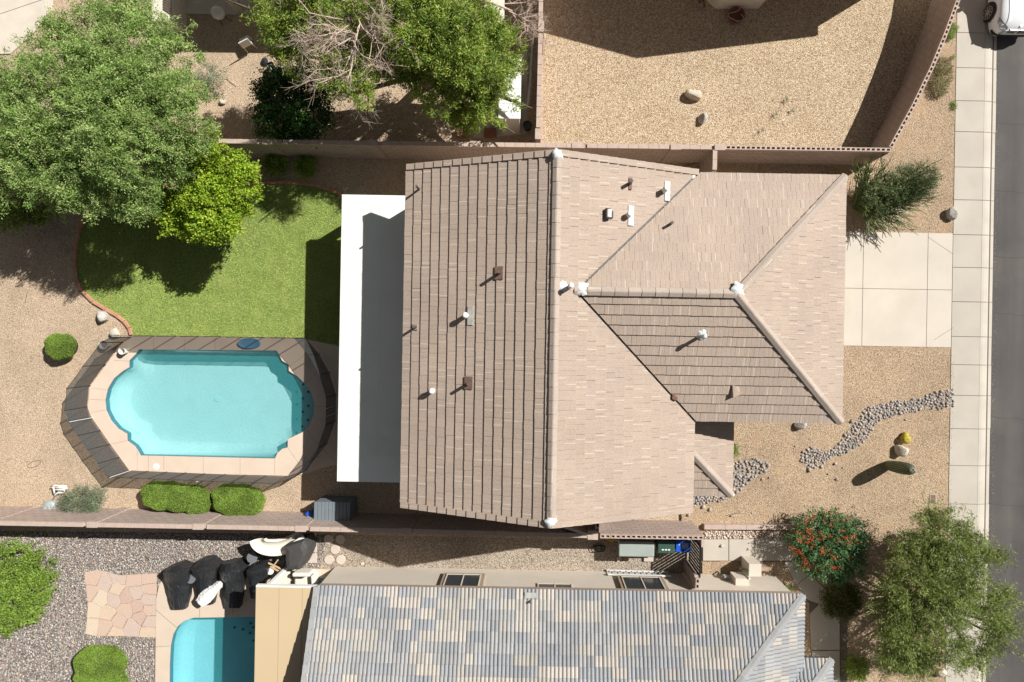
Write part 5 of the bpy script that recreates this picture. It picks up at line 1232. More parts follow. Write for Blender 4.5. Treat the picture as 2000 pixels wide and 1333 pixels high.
for k in range(3): MB().box((cx - w * .2 + k * w * .18, cy - d * .2, 1.041), (w * .12, d * .1, .006)).build("lettering", M['white'], o)
o, cx, cy, w, d = bin_(1320, 1349, 1057, 1080, 1.05, "bright blue recycling bin next to the slatted gate", M['blue'])
for k in range(4): MB().box((cx + w * .12, cy + d * (.25 - k * .12), 1.041), (w * .45, d * .05, .006)).build("lettering", M['ladder'], o)
tri = [(cx - w * .28 + .035 * math.cos(a), cy + d * .18 + .035 * math.sin(a), 1.046) for a in (1.57, 3.67, 5.76)]
b = MB(); [b.bar(tri[i], tri[(i + 1) % 3], .014, .006) for i in range(3)]; b.build("recycling_mark", M['ladder'], o)
a, c = W(1209, 1058, .95), W(1278, 1089, .95); cx, cy = (a.x + c.x) / 2, (a.y + c.y) / 2
o = thing("utility_cart", "large pale grey green plastic cart lid beside the bins", "cart", (cx, cy, 0))
MB().box((cx, cy, .12), (abs(c.x - a.x) - .16, abs(c.y - a.y) - .14, .75)).build("body", M['greygreen'], o, bevel=.05); MB().box((cx, cy, .87), (abs(c.x - a.x), abs(c.y - a.y), .08)).build("lid", M['greygreen'], o, bevel=.04)
for s in (-1, 1): MB().tube([(cx + s * .45, cy - .2, .1), (cx + s * .52, cy - .2, .1)], .1, 12).build("wheel", M['tyre'], o)
MB().bar((c.x + .03, cy + .02, .9), (c.x + .03, cy + .2, .9), .04, .04).build("handle", M['pink'], o)
q = W(1196, 1056, .9); tag(MB().box((q.x, q.y, .3), (.36, .06, .6)).build("yellow_level", M['yellow']), "small yellow tool hanging on the bin screen wall", "tool")
b = MB(); c_ = W(1168, 1071, .02)
b.tube([(c_.x + math.cos(t) * (.2 + .02 * math.sin(t * 3)) + .1 * math.sin(t / 5), c_.y + math.sin(t) * (.16 + .03 * math.cos(t * 2)), .03 + t * .004) for t in [i * .35 for i in range(70)]], .014, 6); tag(b.build("garden_hose", M['hose']), "black coiled hose in the shade by the screen wall", "hose")
for i, (x0_, x1_, y_) in enumerate(((1258, 1285, 1093), (1204, 1214, 1092))):
    a, c = W(x0_, y_, .1), W(x1_, y_, .1); tag(MB().box(((a.x + c.x) / 2, a.y, 0), (c.x - a.x, .18, .1), (0, .6)[i]).build("loose_board", M['paver']), ("flat pale block in front of the grey cart", "short tilted board left of the grey cart")[i], "board")
# ladder lying along the wall
la, lb = W(1186, 1121.5, .3), W(1308, 1125, .3); ld = thing("ladder", "white aluminium ladder lying along the lower house's wall", "ladder", (la.lerp(lb, .5).x, la.y, 0))
for z in (.12, .52): MB().bar((la.x, la.y + .08, z), (lb.x, lb.y + .08, z), .07, .03).build("rail", M['ladder'], ld)
for i in range(11):
    q = la.lerp(lb, (i + .5) / 11); MB().tube([(q.x, q.y + .08, .12), (q.x, q.y + .08, .52)], .018, 6).build("rung", M['ladder'], ld)
# utility boxes on that wall
q = W(1476, 1112, .9); o = thing("electrical_box", "white electrical cabinet standing against the lower house's front wall", "utility box", (q.x, q.y, .11)); a, c = W(1463, 1102, 1.0), W(1487, 1127, 1.0)
MB().box(((a.x + c.x) / 2, (a.y + c.y) / 2, .1), (c.x - a.x, a.y - c.y, .9)).build("cabinet", M['nstucco'], o, bevel=.01); MB().box((c.x + .25, c.y + .15, .1), (.45, .15, .5)).build("side_panel", M['wintrim'], o)
a, c = W(1436, 1136, 1.1), W(1462, 1146, 1.1); o = thing("meter_cabinet", "white meter cabinet with pipes on the lower house's wall", "utility box", ((a.x + c.x) / 2, a.y, .11))
MB().box(((a.x + c.x) / 2, yw + .14, .5), (c.x - a.x, .28, .65)).build("cabinet", M['nstucco'], o); MB().tube([W(1459, 1136, 1.0), W(1461, 1118, 1.0), W(1457, 1112, .8), W(1450, 1112, .5), W(1443, 1120, .15)], .02, 6).build("conduit", M['greenhose'], o)
MB().tube([(c.x, yw + .3, .11), (c.x, yw + .3, 1.2)], .035, 8).build("riser_pipe", M['white_plastic'], o)
q = W(1407, 1140, .5); o = thing("hose_bib", "small valve and pipe fixed to the lower house's wall", "valve", (q.x, yw + .15, .11)); MB().tube([(q.x, yw + .12, .11), (q.x, yw + .12, .6), (q.x + .2, yw + .12, .62)], .03, 8).build("pipe", M['pipe_dark'], o); MB().box((q.x + .2, yw + .1, .45), (.2, .1, .25)).build("valve_body", M['greygreen'], o)
q = W(1410, 1066, .13); tag(blobstone("stone", q, .09, .07, .07, .3, M['tanrock'], 31), "small reddish stone lying on the side walk", "stone")

# ------------------------------------------------------------------ upper yard clutter
q = W(432, 32, .35); o = thing("kettle_grill", "white round kettle grill by the shaded upper patio", "grill", (q.x, q.y, 0))
MB().lathe((q.x, q.y, .45), [(.05, -.1), (.22, .0), (.27, .14), (.22, .28), (.08, .34), (0, .35)], 22).build("bowl", M['white_plastic'], o, smooth=True)
for k in range(3):
    an = k * 2.1; MB().tube([(q.x + .12 * math.cos(an), q.y + .12 * math.sin(an), .45), (q.x + .25 * math.cos(an), q.y + .25 * math.sin(an), 0)], .015, 6).build("leg", M['dark'], o)
q = W(480, 82, .4); o = thing("garden_chair", "white plastic garden chair standing in the shaded upper yard", "chair", (q.x, q.y, 0))
MB().box((q.x, q.y, .4), (.42, .4, .03), .5).build("seat", M['white_plastic'], o, bevel=.01)
for i, j in ((-1, -1), (1, -1), (1, 1), (-1, 1)):
    v = Matrix.Rotation(.5, 3, 'Z') @ V3((i * .18, j * .17, 0)); MB().tube([(q.x + v.x * 1.2, q.y + v.y * 1.2, 0), (q.x + v.x, q.y + v.y, .41)], .02, 6).build("leg", M['white_plastic'], o)
v = Matrix.Rotation(.5, 3, 'Z') @ V3((0, -.22, 0)); MB().box((q.x + v.x, q.y + v.y, .43), (.42, .035, .42), .5).build("backrest", M['white_plastic'], o, bevel=.01)
q = W(532, 140, .3); o = thing("wheelbarrow", "dark blue wheelbarrow tipped in the shade of the leafy tree", "wheelbarrow", (q.x, q.y, 0))
b = MB(); b.add([W(520, 124, .35), W(530, 120, .35), W(550, 145, .35), W(538, 152, .35), W(524, 128, .1), W(530, 126, .1), W(545, 144, .1), W(538, 148, .1)], [(4, 5, 6, 7), (0, 1, 5, 4), (1, 2, 6, 5), (2, 3, 7, 6), (3, 0, 4, 7)]); so = b.build("tray", mat("navy_metal", (.012, .03, .08), .4), o); so.modifiers.new("s", 'SOLIDIFY').thickness = .02
MB().lathe(W(519, 122, .0), [(.03, .05), (.15, .1), (.03, .15)], 14).build("wheel", M['tyre'], o)
for s in (0, 10): MB().tube([W(527 + s, 130, .3), W(545 + s, 162, .4)], .018, 6).build("handle", M['galv'], o)
MB().bar
q = W(1437, 32, .12); o = thing("flower_pot", "terracotta bowl with coiled hose below the white bay", "pot", (q.x, q.y, 0))
MB().lathe((q.x, q.y, 0), [(.24, 0), (.34, .2), (.35, .24), (.31, .24), (.26, .1), (0, .09)], 22).build("bowl", M['pot'], o)
b = MB(); b.tube([W(1447, 12, .6), W(1444, 20, .4), (W(1435, 24, .3)), W(1424, 26, .27), W(1422, 31, .27), W(1427, 36, .27), W(1440, 42, .28), W(1450, 40, .3), W(1453, 34, .3), W(1447, 28, .3)], .012, 6); b.build("hose", M['galv'], o)
b = MB(); b.tube([W(1366, -8, .4), W(1373, 2, .5), W(1376, 14, .2)], .05, 8); b.tube([W(1362, -6, .3), W(1368, 6, .4)], .04, 8); tag(b.build("hand_cart", M['pipe_dark']), "dark curved cart frame at the top edge left of the bay", "cart")
tg = thing("irrigation_stake", "thin pale stick and twigs on the gravel by the big tree", "stick", W(455, 155)); MB().tube([W(443, 150, .1), W(462, 168, .05)], .012, 6).build("stick", M['palebark'], tg)

# ------------------------------------------------------------------ white car at the kerb
cw, fy_, cxw = 1.88, W(1965, 66, .5).y, W(1944, 40, .7).x + .94
car = thing("parked_car", "white car parked at the kerb in the top right corner", "car", (cxw, fy_ + 2.3, 0))
def ring(y, half):
    pts = [(x, z) for x, z in half]; return [(cxw - x, y, z) for x, z in pts] + [(cxw + x, y, z) for x, z in reversed(pts)]
S = [  # distance from the nose, half section from sill to middle
    (0.00, [(.55, .25), (.62, .38), (.64, .52), (.62, .66), (.45, .72), (.2, .74), (.02, .745)]),
    (0.10, [(.72, .22), (.80, .38), (.82, .55), (.76, .72), (.55, .79), (.25, .82), (.02, .825)]),
    (0.30, [(.82, .2), (.89, .38), (.90, .6), (.84, .80), (.62, .88), (.3, .91), (.02, .92)]),
    (0.70, [(.86, .2), (.93, .4), (.935, .66), (.89, .88), (.68, .95), (.32, .99), (.02, 1.0)]),
    (1.25, [(.86, .2), (.94, .4), (.94, .7), (.90, .93), (.72, 1.0), (.34, 1.05), (.02, 1.06)]),
    (1.50, [(.86, .2), (.94, .4), (.94, .72), (.91, .96), (.76, 1.04), (.4, 1.11), (.02, 1.13)]),
    (2.15, [(.86, .2), (.94, .4), (.945, .75), (.92, 1.0), (.72, 1.45), (.4, 1.58), (.02, 1.61)]),
    (3.0, [(.86, .2), (.94, .4), (.945, .75), (.92, 1.02), (.70, 1.55), (.4, 1.66), (.02, 1.68)]),
    (4.0, [(.86, .2), (.94, .4), (.945, .76), (.91, 1.04), (.68, 1.52), (.38, 1.62), (.02, 1.63)]),
    (4.5, [(.82, .25), (.90, .42), (.90, .78), (.86, 1.02), (.7, 1.2), (.36, 1.3), (.02, 1.31)]),
    (4.68, [(.7, .3), (.8, .45), (.8, .7), (.76, .95), (.6, 1.02), (.3, 1.05), (.02, 1.05)])]
b = MB(); n = 14; vs = []
for d, hf in S: vs += ring(fy_ + d, hf)
fs = [(i * n + j, i * n + j + 1, (i + 1) * n + j + 1, (i + 1) * n + j) for i in range(len(S) - 1) for j in range(n - 1)] + [tuple(range(n)), tuple(range(len(S) * n - 1, (len(S) - 1) * n - 1, -1))]
b.add(vs, fs); so = b.build("body", M['carwhite'], car, smooth=True); so.modifiers.new("sub", 'SUBSURF').render_levels = 2
wsh = MB(); wsh.add([(cxw - .72, fy_ + 1.52, 1.08), (cxw + .72, fy_ + 1.52, 1.08), (cxw + .62, fy_ + 2.1, 1.5), (cxw - .62, fy_ + 2.1, 1.5), (cxw - .3, fy_ + 1.46, 1.14), (cxw + .3, fy_ + 1.46, 1.14), (cxw + .28, fy_ + 2.08, 1.6), (cxw - .28, fy_ + 2.08, 1.6)], [(0, 4, 7, 3), (4, 5, 6, 7), (5, 1, 2, 6)]); wsh.build("windscreen", M['glass'], car)
for s in (-1, 1):
    MB().add([(cxw + s * .935, fy_ + 1.7, 1.03), (cxw + s * .935, fy_ + 3.9, 1.06), (cxw + s * .75, fy_ + 3.7, 1.48), (cxw + s * .76, fy_ + 2.2, 1.46)], [(0, 1, 2, 3), (3, 2, 1, 0)]).build("side_window", M['glass'], car)
    for d in (.93, 3.72):
        cx_ = cxw + s * .86; wh = MB().tube([(cx_ - .11, fy_ + d, .35), (cx_ - .09, fy_ + d, .35), (cx_ + .09, fy_ + d, .35), (cx_ + .11, fy_ + d, .35)], [.31, .35, .35, .31], 28).build("wheel", M['tyre'], car)
        b = MB(); xo = cx_ + s * .112
        b.tube([(xo - .01, fy_ + d, .35), (xo + .006, fy_ + d, .35)], .06, 14)
        for k in range(10):
            an = 2 * math.pi * k / 10; b.bar((xo, fy_ + d + .05 * math.cos(an), .35 + .05 * math.sin(an)), (xo, fy_ + d + .235 * math.cos(an), .35 + .235 * math.sin(an)), .03, .035, up=(0, math.sin(an), -math.cos(an)))
        for k in range(28):
            a0, a1 = 2 * math.pi * k / 28, 2 * math.pi * (k + 1) / 28; b.bar((xo, fy_ + d + .245 * math.cos(a0), .35 + .245 * math.sin(a0)), (xo, fy_ + d + .245 * math.cos(a1), .35 + .245 * math.sin(a1)), .02, .02)
        b.build("rim", M['rim'], wh)
        ar = MB(); m_ = 20; vsA = [(cxw + s * .945, fy_ + d + r_ * math.cos(math.pi * k / m_), .33 + r_ * math.sin(math.pi * k / m_)) for r_ in (.36, .42) for k in range(m_ + 1)]
        ar.add(vsA + [(x - s * .08, y, z) for x, y, z in vsA], [(k, k + 1, m_ + 2 + k, m_ + 1 + k) for k in range(m_)] + [(m_ + 1 + k, m_ + 2 + k, k + 1, k) for k in range(m_)]); ar.build("wheel_arch", M['dark'], car)
    hl = MB(); hl.add([(cxw + s * .86, fy_ + .52, .80), (cxw + s * .885, fy_ + .34, .73), (cxw + s * .72, fy_ + .08, .72), (cxw + s * .48, fy_ + .02, .735), (cxw + s * .50, fy_ + .10, .80), (cxw + s * .72, fy_ + .26, .855)], [(0, 1, 2, 3, 4, 5), (5, 4, 3, 2, 1, 0)])
    o = hl.build("headlight", M['lamp'], car); MB().lathe((cxw + s * .74, fy_ + .2, .785), [(.05, 0), (.05, .03), (0, .04)], 12).build("lamp_ring", M['chrome'], o)
    gr = MB().prism([(cxw + s * .06, fy_ - .02), (cxw + s * .38, fy_ + .0), (cxw + s * .36, fy_ + .1), (cxw + s * .08, fy_ + .08)], .55, .765).build("grille", M['dark'], car)
    for k in range(6): MB().box((cxw + s * (.1 + k * .05), fy_ + .03, .55), (.012, .12, .219)).build("grille_bar", M['rim'], gr)
    MB().prism([(cxw + s * .86, fy_ + .2), (cxw + s * .78, fy_ + .04), (cxw + s * .5, fy_ - .04), (cxw + s * .5, fy_ + .06)], .33, .43).build("air_intake", M['dark'], car)
    mr = MB().lathe((cxw + s * 1.05, fy_ + 1.75, 1.0), [(.03, 0), (.11, .03), (.11, .12), (.03, .15)], 12, 1.0, .7).build("mirror", M['carwhite'], car, smooth=True)
MB().box((cxw, fy_ + .02, .3), (1.1, .1, .1)).build("lower_grille", M['dark'], car)
o = MB().lathe((cxw, fy_ + .14, .845), [(.045, 0), (.045, .012), (0, .014)], 20).build("badge", M['chrome'], car); MB().lathe((cxw, fy_ + .14, .858), [(.034, 0), (.034, .004), (0, .005)], 16).build("badge_roundel", M['blue'], o)
for s in (-1, 1): MB().bar((cxw + s * .5, fy_ + .25, .93), (cxw + s * .62, fy_ + 1.4, 1.06), .02, .008).build("bonnet_crease", M['carwhite'], car)
# ------------------------------------------------------------------ plants
def unit(a): return a / np.maximum(np.linalg.norm(a, axis=1)[:, None], 1e-9)
def leaf_mesh(name, C, D, L, w, m, parent, up=.6):
    """diamond-shaped leaves at C pointing along D, faces turned partly to the sky"""
    k = len(C); D = unit(D); nrm = NR.normal(size=(k, 3)); nrm[:, 2] = np.abs(nrm[:, 2]) + up; S = unit(np.cross(D, nrm))
    l = (L * NR.uniform(.6, 1.35, k))[:, None] / 2; ww = (w * NR.uniform(.7, 1.3, k))[:, None] / 2
    v = np.stack([C - D * l, C + S * ww, C + D * l, C - S * ww], 1)
    me = fast_mesh(name, v.reshape(-1, 3), np.arange(k * 4).reshape(-1, 4)); me.materials.append(m); return place(name, me, parent)
def puffs(lobes, k, fr, seed=5):
    """break each big lobe into smaller rounded masses on its upper side, so the crown is lumpy with gaps"""
    r_ = random.Random(seed); out = []
    for x, y, z, r, rz in lobes:
        n = max(3, int(k * r / 60))
        for i in range(n):
            a = r_.uniform(0, 6.28); e = math.sqrt((i + .5) / n) * r_.uniform(.85, 1.1); q = fr * r_.uniform(.75, 1.25)
            out.append((x + math.cos(a) * r * e * .96, y + math.sin(a) * r * e * .96, z + rz * (.75 * math.sqrt(max(0, 1 - e * e * .8)) - .25 + r_.uniform(-.15, .15)), r * q, max(.28, rz * q)))
    return out
def lobes_w(lobes):
    out = []
    for x, y, z, r, rz in lobes:
        c = W(x, y, z); out.append((np.array(c), r * (CH - z) / F, rz))
    return out
def crown(parent, lobes, clumps, per, L, w, m, spray=.35, spread=.07, droop=.25, up=.6, name="crown", inner=.45, low=-.25, seed=0):
    LB = lobes_w(lobes); wt = np.array([r * r for _, r, _ in LB]); wt /= wt.sum(); idx = NR.choice(len(LB), clumps, p=wt)
    d = NR.normal(size=(clumps, 3)); d[:, 2] = np.where(d[:, 2] < low, -d[:, 2] * .5, d[:, 2]); d = unit(d)
    rad = inner + (1 - inner) * NR.uniform(0, 1, clumps) ** .6 + np.abs(NR.normal(0, .13, clumps))
    c = np.array([LB[i][0] for i in idx]); R = np.array([(LB[i][1], LB[i][1], LB[i][2]) for i in idx])
    cp = c + d * R * rad[:, None]; cp[:, 2] = np.maximum(cp[:, 2], .25)
    ax = unit(d + NR.normal(0, .45, (clumps, 3)) + np.array([0, 0, -droop])) * (spray * NR.uniform(.5, 1.4, clumps))[:, None]
    t = NR.uniform(-.4, .6, (clumps, per, 1)); P = cp[:, None, :] + ax[:, None, :] * t + NR.normal(0, spread, (clumps, per, 3))
    D = ax[:, None, :] / spray + NR.normal(0, .7, (clumps, per, 3))
    o = leaf_mesh(name, P.reshape(-1, 3), D.reshape(-1, 3), L, w, m, parent, up); return o, cp
def limbs(parent, base, lobes, r0, m, tips=None, ntwig=60, name="trunk", fork=.9, seed=1):
    """tapered trunk that forks into a limb for each lobe, with twigs to some of the leaf sprays"""
    r_ = random.Random(seed); b = MB(); base = V3(base); LB = lobes_w(lobes); cen = sum((V3(c) for c, _, _ in LB), V3()) / len(LB)
    fk = base.lerp(V3((cen.x, cen.y, base.z)), .35) + V3((0, 0, fork)); b.tube([base, base.lerp(fk, .5) + V3((r_.uniform(-.05, .05), r_.uniform(-.05, .05), 0)), fk], [r0, r0 * .85, r0 * .75], 10)
    tb = MB()
    for c, r, rz in LB:
        c = V3(c); m1 = fk.lerp(c, .45) + V3((r_.uniform(-.25, .25), r_.uniform(-.25, .25), r_.uniform(.05, .35))); tb.tube([fk, m1, c, c + (c - m1) * .5 * r_.uniform(.6, 1)], [r0 * .55, r0 * .38, r0 * .22, r0 * .08], 7)
    if tips is not None:
        C = [V3(c) for c, _, _ in LB]
        for i in range(min(ntwig, len(tips))):
            t = V3(tips[r_.randrange(len(tips))]); c = min(C, key=lambda q: (q - t).length); mid = c.lerp(t, .5) + V3((r_.uniform(-.1, .1), r_.uniform(-.1, .1), r_.uniform(-.05, .15))); tb.tube([c, mid, t], [r0 * .13, r0 * .08, .006], 5, cap=False)
    b.build(name, m, parent, smooth=True); tb.build("branches", m, parent, smooth=True, kind="stuff")

# feathery mesquite filling the upper left
t = thing("mesquite_tree", "huge feathery grey green tree filling the upper left corner", "tree", W(215, 235))
lob = [(200, 240, 4.4, 110, 1.5), (110, 180, 4.2, 95, 1.3), (260, 150, 4.3, 100, 1.4), (60, 260, 4.0, 85, 1.2), (320, 230, 4.2, 85, 1.3), (180, 330, 3.7, 85, 1.2), (90, 320, 3.6, 75, 1.1), (270, 350, 3.4, 70, 1.0), (200, 90, 4.0, 80, 1.1), (320, 120, 3.8, 55, 1.0), (120, 90, 3.8, 55, .8), (-30, 200, 3.8, 80, 1.2), (190, 380, 2.9, 46, .8), (270, 385, 2.6, 36, .7), (100, 375, 2.9, 30, .7), (-20, 330, 3.3, 60, 1), (360, 280, 3.6, 50, .9), (250, 40, 3.6, 50, .8), (230, 412, 2.3, 22, .5), (130, 375, 2.9, 42, .7), (345, 330, 2.9, 40, .7), (30, 150, 3.7, 55, .9)]
pf = puffs(lob + [(250, 20, 3.4, 45, .7), (330, 75, 3.5, 40, .7), (385, 200, 3.5, 36, .7), (310, 320, 3.2, 50, .8), (385, 255, 3.3, 34, .6)], 12, .37)
_, tp_ = crown(t, pf, 3100, 60, .09, .03, M['mesq'], spray=.3, spread=.07, inner=.55, low=-.1)
_, _ = crown(t, pf, 1500, 46, .085, .028, M['mesq2'], spray=.42, spread=.06, name="pale_foliage", inner=.8, low=.1)
limbs(t, W(215, 235), lob, .24, M['bark'], tp_, 160, fork=1.4)
# lime green tree in front of it
t = thing("lime_tree", "yellow green leafy tree overhanging the top of the lawn", "tree", W(440, 345))
lob = [(420, 385, 2.6, 62, .8), (370, 410, 2.3, 48, .7), (465, 345, 2.7, 45, .8), (415, 330, 2.8, 50, .8), (345, 425, 1.9, 34, .5), (480, 390, 2.2, 30, .6), (440, 425, 1.9, 32, .5), (330, 395, 2.2, 36, .6), (400, 300, 2.8, 36, .6), (490, 345, 2.4, 26, .6), (380, 445, 1.6, 22, .4)]
_, tp_ = crown(t, puffs(lob, 10, .42), 760, 50, .10, .058, M['lime'], spray=.2, spread=.085, inner=.6, low=-.1)
limbs(t, W(440, 345), lob, .1, M['bark'], tp_, 60, fork=.9)
# dark foliage under the mesquite at the left edge
t = thing("shade_bush", "dark green bush in the big tree's shade at the left edge", "shrub", W(40, 395))
lob = [(35, 395, 1.0, 50, .6), (85, 400, .9, 35, .5), (5, 430, .9, 22, .5), (-15, 390, 1, 40, .6)]
_, tp_ = crown(t, lob, 420, 22, .10, .055, M['willow'], spray=.25, spread=.08); limbs(t, W(40, 395), lob, .05, M['bark'], tp_, 20, fork=.3)
# citrus below the willow
t = thing("citrus_tree", "dense dark green glossy tree in front of the upper wall", "tree", W(570, 205))
lob = [(570, 205, 1.7, 62, 1.0), (540, 240, 1.5, 36, .8), (610, 230, 1.6, 40, .8), (545, 175, 1.6, 34, .7), (600, 175, 1.7, 40, .8), (590, 255, 1.2, 26, .6)]
_, tp_ = crown(t, lob, 900, 24, .10, .055, M['citrus'], spray=.22, spread=.09, up=.4); limbs(t, W(570, 205), lob, .09, M['bark'], tp_, 20, fork=.6)
# big willow-leaved tree with dead limbs
t = thing("leafy_tree", "big willow leaved tree with bare pinkish branches at top centre", "tree", W(840, 160))
lob = [(880, 60, 4.6, 80, 1.2), (925, 115, 4.0, 64, 1.2), (900, 170, 3.6, 66, 1.1), (820, 60, 4.6, 60, 1.1), (932, 188, 3.2, 46, .9), (915, 215, 2.8, 42, .7), (985, 140, 3.2, 30, .7), (560, 50, 4.0, 50, .9), (600, 110, 3.8, 44, .8), (520, 30, 3.8, 34, .7), (640, 150, 4.4, 42, .7), (695, 182, 4.5, 40, .6), (720, 140, 4.2, 40, .7), (800, 130, 3.6, 44, .8), (850, -20, 4.8, 70, 1), (620, 0, 4.4, 60, .9), (740, -10, 4.6, 60, .9), (575, 85, 3.6, 40, .7), (1008, 200, 2.4, 16, .4), (960, 130, 2.0, 45, .5), (900, 150, 2.1, 45, .5), (1000, 90, 2.2, 30, .5), (860, 110, 2.4, 40, .5), (690, 110, 3.6, 40, .6), (960, 60, 3.8, 40, .8), (660, 60, 3.0, 40, .6), (968, 238, 2.3, 18, .5)]  # low lobes beneath the crown added to shade the ground
_, tp_ = crown(t, puffs(lob, 10, .42), 2900, 40, .13, .032, M['willow'], spray=.3, spread=.075, droop=.5, inner=.5)
limbs(t, W(835, 165), lob, .26, M['bark'], tp_, 110, fork=1.2)
def bare(b, p, d, L, r, depth, r_, spread=.65):
    n = 3; pts = [p]; q = p.copy(); dd = d.copy()
    for i in range(n):
        dd = (dd + V3((r_.gauss(0, .13), r_.gauss(0, .13), r_.gauss(0, .1)))).normalized(); q = q + dd * (L / n); pts.append(q.copy())
    b.tube(pts, [r, r * .9, r * .8, r * .65], 5 if depth > 1 else 4, cap=False)
    if depth == 0: return
    for k in range(r_.randint(3, 4) if depth > 1 else r_.randint(3, 5)):
        nd = (dd + V3((r_.gauss(0, spread), r_.gauss(0, spread), r_.gauss(0, spread * .7)))).normalized(); s = pts[r_.randint(1, n)]
        bare(b, s, nd, L * r_.uniform(.55, .8), r * r_.uniform(.5, .65), depth - 1, r_, spread)
b = MB(); r_ = random.Random(4)
for x, y, z, dx_, dy_ in ((685, 45, 5.0, -.4, -.5), (685, 75, 4.9, -.7, -.5), (690, 25, 5.0, .3, -.3), (690, 80, 4.9, .3, -.8), (675, 40, 5.0, -1, .1), (692, 90, 4.8, -.3, -.9), (690, 15, 5.1, -.2, .8), (675, 5, 5.0, -.9, .4), (700, 55, 4.9, .7, -.2), (690, 60, 4.9, -.9, -.1), (690, 35, 5.0, .6, .4), (690, 95, 4.8, .1, -1)):
    bare(b, W(x, y, z), V3((dx_, dy_, .15)).normalized(), 1.15, .03, 4, r_)
for x, y, z, dx_, dy_ in ((985, 18, 3.6, .9, -.2), (995, 22, 3.5, .8, -.5), (985, 8, 3.6, .9, .2), (1000, 25, 3.4, .6, -.8)):
    bare(b, W(x, y, z), V3((dx_, dy_, -.1)).normalized(), .8, .025, 4, r_)
b.tube([W(840, 90, 3.0), W(800, 60, 4), W(712, 70, 4.5), W(700, 40, 4.7), W(692, -10, 4.9)], [.12, .1, .07, .06, .04], 8); b.tube([W(860, 70, 4.2), W(880, 25, 5.0), W(920, -5, 5.0), W(960, 5, 4.2), W(1000, 22, 3.5)], [.09, .08, .07, .05, .03], 8)
b.build("bare_branches", M['palebark'], t, smooth=True, kind="stuff")
# wispy palo verde at the lower right
t = thing("palo_verde_tree", "wispy olive green tree leaning over the sidewalk at lower right", "tree", W(1815, 1165, .1))
lob = [(1790, 1150, 2.4, 62, .8), (1835, 1045, 2.3, 48, .7), (1870, 1100, 2.6, 40, .6), (1760, 1225, 2.1, 48, .7), (1840, 1250, 2.3, 42, .6), (1930, 1190, 2.5, 34, .5), (1940, 1240, 2.3, 30, .4), (1740, 1175, 2.0, 34, .6), (1905, 1075, 2.5, 26, .4), (1785, 1090, 2.2, 42, .6), (1815, 1015, 2.2, 26, .4), (1960, 1160, 2.4, 18, .3), (1745, 1275, 1.7, 30, .4), (1900, 1285, 2.1, 26, .3), (1940, 1085, 2.5, 14, .3), (1795, 1290, 1.8, 32, .4), (1850, 1170, 2.7, 42, .6), (1965, 1225, 2.4, 16, .3), (1885, 1040, 2.3, 20, .3), (1900, 1150, 2.7, 28, .4)]
_, tp_ = crown(t, lob, 1700, 46, .13, .024, M['palo'], spray=.75, spread=.07, droop=.1, inner=.2)
limbs(t, W(1815, 1165, .1), lob, .14, M['greenbark'], tp_, 170, fork=.5)
# shrubs
def shrub(name, label, cat, base, lob, n, per, L, w, m, r0=.03, nt=14, bark='bark', spray=.2, spread=.06, inner=.4, group=None, **kw):
    o = thing(name, label, cat, base, group); _, tp = crown(o, lob, n, per, L, w, M[m], spray=spray, spread=spread, inner=inner, **kw); limbs(o, base, lob, r0, M[bark], tp, nt, name="stem", fork=.25); return o, tp
o, tp = shrub("bird_of_paradise", "rounded green shrub covered in orange red flowers by the front yard", "shrub", W(1615, 1070, .1), [(1615, 1065, 1.0, 62, .55), (1585, 1045, 1.0, 42, .5), (1650, 1045, 1.0, 42, .5), (1640, 1095, .9, 42, .5), (1590, 1090, .9, 36, .5), (1620, 1025, 1.0, 30, .4), (1665, 1070, .9, 26, .4), (1635, 1120, .8, 22, .3)], 800, 24, .10, .035, 'bird', .035, 40, spray=.22)
r_ = random.Random(3); C, D = [], []
for i in range(75):
    a = r_.uniform(0, 6.28); rr = 82 * math.sqrt(r_.uniform(0.02, 1)); x, y = 1616 + rr * math.cos(a) * 1.02, 1062 + rr * math.sin(a) * .78
    c = W(x, y, 1.75 - .75 * (rr / 82) ** 2 + r_.uniform(-.05, .1))
    for k in range(r_.randint(9, 16)): C.append([c.x + r_.gauss(0, .045), c.y + r_.gauss(0, .045), c.z + r_.gauss(0, .03)]); D.append([r_.gauss(0, 1), r_.gauss(0, 1), .3])
leaf_mesh("flowers", np.array(C), np.array(D), .05, .035, M['flower'], o, 1.0)["kind"] = "stuff"
shrub("lantana_bush", "dark bush with yellow flecks in front of the tiled hip", "shrub", W(1642, 1175, .1), [(1642, 1172, .6, 34, .4), (1625, 1182, .5, 18, .3), (1655, 1160, .5, 18, .3)], 320, 22, .06, .04, 'lantana')
shrub("round_bush", "small round green bush at the bottom edge by entry walk", "shrub", W(1672, 1303, .1), [(1672, 1303, .45, 20, .35)], 200, 22, .05, .03, 'willow')
shrub("round_bush", "small bush half hidden under the wispy tree at bottom", "shrub", W(1775, 1290, .1), [(1770, 1292, .4, 20, .3), (1795, 1285, .4, 22, .3)], 240, 22, .05, .03, 'bird')
shrub("round_bush", "dark rounded bush shading the gravel left of wispy tree", "shrub", W(1775, 1062, .1), [(1775, 1062, .5, 22, .4)], 200, 22, .05, .03, 'citrus')
shrub("small_weed", "green tuft beside the porch roof's edge", "weed", W(1427, 882, .1), [(1429, 880, .3, 9, .2)], 60, 14, .06, .03, 'hedge', .01, 3)
shrub("leafy_bush", "bright green bush cut off by the left edge on pebbles", "shrub", W(30, 1145), [(25, 1110, .7, 50, .5), (40, 1160, .7, 55, .5), (75, 1110, .6, 34, .4), (10, 1190, .6, 45, .4), (70, 1145, .6, 34, .4), (-20, 1140, .7, 60, .5), (0, 1205, .5, 22, .3)], 900, 26, .07, .055, 'hedge', .03, 20, up=1.2, inner=.55)
